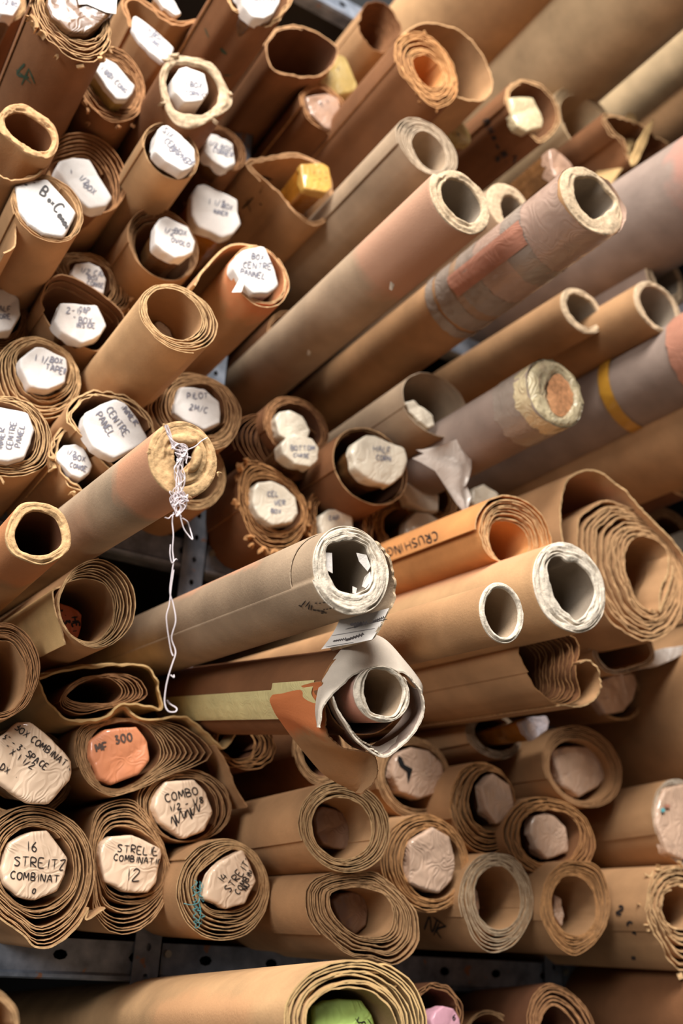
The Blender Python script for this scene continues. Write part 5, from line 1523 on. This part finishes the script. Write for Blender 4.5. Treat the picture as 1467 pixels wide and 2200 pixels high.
hang([(430, 1893), (432, 1912), (428, 1935), (430, 1960), (426, 1982)], 0.0004, y=-0.003)
string_part('teal_threads', M('thread_teal'))
bundle('peach label numbered 14, tilted, beside the teal threads', [(440, 1930), (444, 1900), (450, 1876), (475, 1851), (523, 1824), (538, 1855), (551, 1892), (528, 1942), (487, 1953)], 0.17, cap='lab_peach', side='film_orange', ink='ink', wpx=1.35,
       text=[('14', 478, 1898, 16, -50), ('STREITS', 494, 1918, 16, -55), ('COMBIN', 512, 1922, 12, -55), ('NU', 528, 1914, 10, -60)])
roll('dark crumpled roll behind the loose wrapper end', (448, 1545, 594, 1655), (470, 1556, 545, 1630), 0.06, 6, 'dark', 'orange', group=GL_, jag=0.003, crumple=0.002, inner='deep')
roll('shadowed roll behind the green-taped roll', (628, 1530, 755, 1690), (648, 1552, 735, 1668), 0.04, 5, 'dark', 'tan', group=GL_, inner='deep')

# ------------------------------------------------------------------ lower right
roll('roll with a shiny label just above the round label with the black tear-off', (1260, 1428, 1381, 1550), (1268, 1436, 1374, 1542), 0.14, 2.4, 'kraft', 'gold', group=GL_, vp=(-700, 1800))
bundle('shiny brown-paper label under the torn wavy mouth, right', [(1277, 1500), (1287, 1463), (1320, 1450), (1365, 1446), (1370, 1470), (1362, 1502), (1340, 1528), (1301, 1535)], 0.15, cap='lab_kraft', side='film_brown')
roll('grey finely layered roll under the broad kraft roll', (1000, 1530, 1120, 1632), (1020, 1540, 1108, 1612), 0.12, 6, 'kraft', 'gray', group=GL_, inner='deep')
bundle('amber bundle with a lilac shiny end under the broad kraft roll', [(1117, 1551), (1140, 1540), (1174, 1537), (1183, 1551), (1174, 1569), (1145, 1592), (1128, 1576)], 0.20, cap='lab_lilac', side='film_amber', capd=0.006, L=0.16, wr=0.003)
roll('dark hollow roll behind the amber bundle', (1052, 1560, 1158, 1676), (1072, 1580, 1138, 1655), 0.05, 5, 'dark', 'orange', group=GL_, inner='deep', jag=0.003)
roll('round roll with smooth wide rim around a shiny square label', (1165, 1558, 1338, 1736), (1180, 1590, 1312, 1722), 0.16, 5, 'kraft', 'kraft', group=GL_, jag=0.0005, poly=0.004, jit=0.4)
bundle('square shiny brown-paper label in the smooth wide-rimmed roll', [(1184, 1612), (1215, 1604), (1284, 1603), (1296, 1636), (1304, 1668), (1287, 1690), (1245, 1712), (1209, 1690), (1192, 1636)], 0.145, cap='lab_kraft', side='film_brown', wr=0.0015)
roll('dark red-brown frayed roll behind the smooth wide-rimmed roll', (1262, 1545, 1368, 1700), (1285, 1565, 1350, 1670), 0.03, 5, 'deep', 'orange', group=GL_, jag=0.004, frill=16)
bundle('small brown-paper label end behind the smooth wide-rimmed roll', [(1300, 1592), (1337, 1590), (1344, 1619), (1332, 1635), (1305, 1640)], 0.05, cap='lab_kraft', side='film_brown')
roll('round roll around a film-covered label with a black tear', (805, 1582, 971, 1763), (826, 1600, 962, 1740), 0.10, 5, 'kraft', 'tan', group=GL_, jag=0.001, jit=0.6)
r, fr, O = bundle('round film-covered brown-paper label with a black tear', [(846, 1632), (862, 1614), (884, 1605), (924, 1613), (952, 1641), (956, 1669), (938, 1704), (901, 1718), (860, 1702), (843, 1666)], 0.11, cap='lab_kraft', side='film_brown', wr=0.0006)
patch('torn_opening', r, fr, [(855, 1623), (863, 1629), (868, 1643), (885, 1652), (876, 1685), (873, 1658), (858, 1646), (853, 1634)], 'black', lift=0.0012)
roll('layered roll with a label pushed to its right side', (965, 1636, 1109, 1838), [(1008, 1712), (1020, 1675), (1050, 1655), (1092, 1680), (1100, 1740), (1072, 1780), (1035, 1775), (1012, 1745)], 0.15, 6, 'kraft', 'orange', group=GL_, jag=0.003, jit=0.9, thpx=4, inner='deep')
bundle('brown-paper label leaning to the right in its layered roll', [(1034, 1686), (1060, 1661), (1096, 1686), (1105, 1725), (1103, 1750), (1068, 1772), (1045, 1738)], 0.16, cap='lab_kraft', side='deep', wr=0.0008)
roll('long roll with bulging oval mouth, label deep inside, lower centre', (640, 1679, 841, 1876), (671, 1713, 798, 1845), 0.25, 6, 'kraft', 'gold', group=GL_, vp=(-700, 2010), jag=0.0018, jit=0.7, inner='kraft', npoly=7, poly=0.012)
bundle('tan label deep inside the bulging oval roll', [(674, 1756), (680, 1742), (693, 1731), (720, 1738), (746, 1747), (752, 1760), (749, 1826), (720, 1824), (693, 1814), (680, 1790)], 0.20, cap='lab_tan', side='film_brown', vp=(-700, 2010))
roll('round roll filled by a tall wrinkled shiny label', (820, 1750, 1008, 1962), (866, 1780, 992, 1930), 0.18, 6, 'kraft', 'orange', group=GL_, jag=0.002, jit=0.8, thpx=3.5)
bundle('tall wrinkled shiny brown-paper label', [(879, 1812), (900, 1795), (930, 1777), (966, 1798), (976, 1840), (977, 1868), (972, 1892), (944, 1919), (905, 1908), (880, 1897)], 0.185, cap='lab_kraft', side='deep', wr=0.0025)
roll('layered roll with a soft crumpled rim above the two hollow rolls', (1077, 1718, 1285, 1884), [(1118, 1795), (1130, 1755), (1170, 1740), (1220, 1750), (1245, 1790), (1225, 1840), (1170, 1855), (1130, 1835)], 0.165, 5, 'kraft', 'orange', group=GL_, jag=0.003, jit=1.0, npoly=7, poly=0.02, inner='dark', crumple=0.001)
bundle('shiny brown-paper label in the soft crumpled roll', [(1140, 1770), (1150, 1752), (1170, 1746), (1192, 1752), (1216, 1777), (1222, 1805), (1223, 1830), (1177, 1847), (1153, 1823), (1139, 1790)], 0.16, cap='lab_kraft', side='deep', wr=0.002)
r, fr, O, Hh = roll('hollow roll with the palest rim, left of the two standing side by side', [(985, 1935), (995, 1880), (1025, 1842), (1065, 1833), (1110, 1848), (1140, 1900), (1146, 1955), (1130, 2000), (1100, 2040), (1060, 2056), (1025, 2040), (1000, 1995)],
     (1019, 1860, 1118, 1997), 0.19, 6, 'kraft', 'cream', group=GL_, vp=(-700, 1960), jag=0.0012, jit=0.5, inner='kraft', thpx=4.5)
write_on_roll(r, fr, O, [('N', 912, 1998, 30, 20), ('K', 932, 2010, 30, 24), ('\\', 946, 1996, 30, -30)], 'ink', 2.6)
bundle('sliver of pink-brown label inside the palest hollow roll', [(1016, 1905), (1024, 1912), (1030, 1950), (1028, 1968), (1018, 1960)], 0.16, cap='lab_kraft', side='kraft', L=0.05)
roll('hollow roll with orange-tan rim, right of the two standing side by side', [(1160, 1950), (1170, 1895), (1200, 1858), (1240, 1848), (1285, 1860), (1306, 1905), (1310, 1960), (1295, 2005), (1265, 2040), (1232, 2056), (1198, 2035), (1170, 1995)],
     (1185, 1882, 1280, 2010), 0.20, 7, 'kraft', 'orange', group=GL_, vp=(-700, 1960), jag=0.0015, jit=0.6, inner='kraft', thpx=4)
bundle('sliver of pink-brown label inside the orange-tan hollow roll', [(1189, 1920), (1204, 1930), (1212, 1968), (1206, 1992), (1192, 1972)], 0.17, cap='lab_kraft', side='kraft', L=0.05)
r, fr, O, Hh = roll('long roll at the right edge with a shiny round label', (1402, 1674, 1535, 1864), (1412, 1684, 1525, 1854), 0.215, 4, 'kraft', 'pale', group=GL_, vp=(-700, 2080), jag=0.001)
r, fr, O = bundle('round shiny label at the right edge with tiny red and blue marks', [(1414, 1730), (1430, 1692), (1480, 1684), (1515, 1720), (1520, 1800), (1470, 1850), (1432, 1832), (1412, 1772)], 0.22, cap='lab_kraft', side='film_brown', wr=0.002, vp=(-700, 2080))
patch('red_mark', r, fr, [(1424, 1730), (1434, 1728), (1436, 1735), (1426, 1736)], 'pink_tape', lift=0.003)
patch('blue_mark', r, fr, [(1416, 1738), (1424, 1736), (1425, 1744), (1418, 1746)], 'thread_teal', lift=0.003)
r, fr, O, Hh = roll('long roll with ragged flaking rim at the lower right edge', [(1388, 1960), (1395, 1900), (1420, 1868), (1470, 1862), (1520, 1890), (1535, 1970), (1520, 2060), (1470, 2095), (1430, 2060), (1405, 2010)],
     (1420, 1908, 1502, 1996), 0.25, 7, 'kraft', 'gold', group=GL_, vp=(-700, 1965), jag=0.005, frill=40, fsize=0.012, jit=0.9, thpx=4, inner='kraft')
write_on_roll(r, fr, O, [('2', 1324, 1962, 18, 20), ('c', 1346, 1984, 10, 60), ('r', 1358, 2005, 14, 70), ('H', 1358, 2062, 8, 5)], 'ink', 3.2, k=1.02)
r, fr, O, Hh = roll('wide oval roll with thick uneven layers, bottom centre', [(657, 1919), (679, 1887), (720, 1875), (764, 1872), (817, 1880), (888, 1947), (904, 1997), (898, 2039), (852, 2078), (799, 2062), (746, 2057), (693, 2014), (664, 1975)],
     [(710, 1922), (730, 1912), (764, 1908), (817, 1919), (845, 1954), (838, 2000), (799, 2014), (749, 2000), (714, 1962)], 0.24, 8, 'kraft', 'tan', group=GL_, vp=(-700, 1950), jag=0.002, jit=1.0, thpx=3.5, npoly=8, poly=0.014, inner='kraft')
sheet('torn_corner_flap', r, fr, [(632, 1918), (600, 1944), (574, 1972), (566, 1985)], 0.02, 0.05, 2.5, 'kraft', 'tan', n=30) if False else None
bundle('tan label inside the wide oval roll', [(712, 1935), (730, 1920), (756, 1914), (790, 1928), (793, 1955), (788, 1988), (764, 2008), (732, 1986)], 0.19, cap='lab_tan', side='film_brown')
r, fr, O, Hh = roll('roll with scribbled pen strokes between the oval roll and the palest hollow roll', (880, 1900, 1010, 2055), (892, 1915, 998, 2040), 0.12, 3, 'kraft', 'tan', group=GL_) if False else (None,) * 4

# ------------------------------------------------------------------ under the bottom beam
r, fr, O, Hh = roll('huge light roll along the bottom with a lime label inside', [(604, 2190), (622, 2130), (665, 2085), (730, 2060), (790, 2060), (850, 2085), (895, 2130), (916, 2200), (905, 2290), (840, 2340), (720, 2345), (640, 2300)],
     [(660, 2190), (680, 2150), (725, 2125), (785, 2128), (835, 2165), (850, 2220), (820, 2280), (740, 2300), (680, 2270)], 0.47, 6, 'light_orange_cloud', 'sack', vp=(-700, 2200), group=GB, jag=0.0015, jit=0.9, inner='olive', npoly=7, poly=0.014, seam=60, thpx=3)
sheet('inner_folded_sheet', r, fr, [(650, 2160), (690, 2110), (760, 2092), (810, 2090), (856, 2106), (840, 2122), (800, 2108)], 0.004, 0.2, 3, 'olive', 'sack', n=60)
bundle('lime green label with pen strokes at the bottom edge', [(673, 2200), (674, 2162), (700, 2150), (728, 2145), (778, 2149), (800, 2178), (808, 2200), (800, 2240), (740, 2260), (680, 2240)], 0.45, cap='lab_lime', side='film_lime', capd=0.004, ink='ink', vp=(-700, 2200), text=[('K', 770, 2200, 14, -30), ('21', 782, 2212, 16, -30)])
roll('small dark crumpled roll with a pink label at the bottom edge', (880, 2110, 993, 2250), (892, 2124, 984, 2236), 0.16, 3.5, 'deep', 'brown', group=GB, vp=(-700, 2200), jag=0.003, crumple=0.002, inner='deep')
bundle('pink label at the bottom edge', [(925, 2190), (935, 2172), (951, 2160), (976, 2167), (989, 2188), (992, 2215), (980, 2240), (935, 2235)], 0.175, cap='lab_pink', side='lab_pink', ink='ink', vp=(-700, 2200), text=[('6', 972, 2192, 12, 0)])
r, fr, O, Hh = roll('low roll just showing its curved rim at the bottom edge', (998, 2170, 1106, 2290), (1006, 2178, 1098, 2282), 0.12, 2.5, 'dark', 'tan', group=GB, vp=(-700, 2300))
write_on_roll(r, fr, O, [('-6 26', 1040, 2160, 14, -10)], 'ink', 2.4) if False else None
roll('spindle-shaped loose roll at the bottom right', [(1133, 2200), (1138, 2150), (1165, 2116), (1195, 2114), (1240, 2140), (1275, 2190), (1288, 2250), (1250, 2300), (1180, 2300), (1140, 2260)],
     [(1160, 2210), (1170, 2175), (1190, 2160), (1220, 2180), (1240, 2220), (1220, 2265), (1180, 2270)], 0.17, 6, 'deep', 'brown', group=GB, vp=(-700, 2300), jag=0.002, jit=0.9, inner='deep')
roll('rim curving into the bottom left corner', (-120, 2125, 42, 2320), (-105, 2140, 28, 2305), 0.56, 2.5, 'kraft', 'tan', group=GB, vp=(-700, 2250), L=0.5)
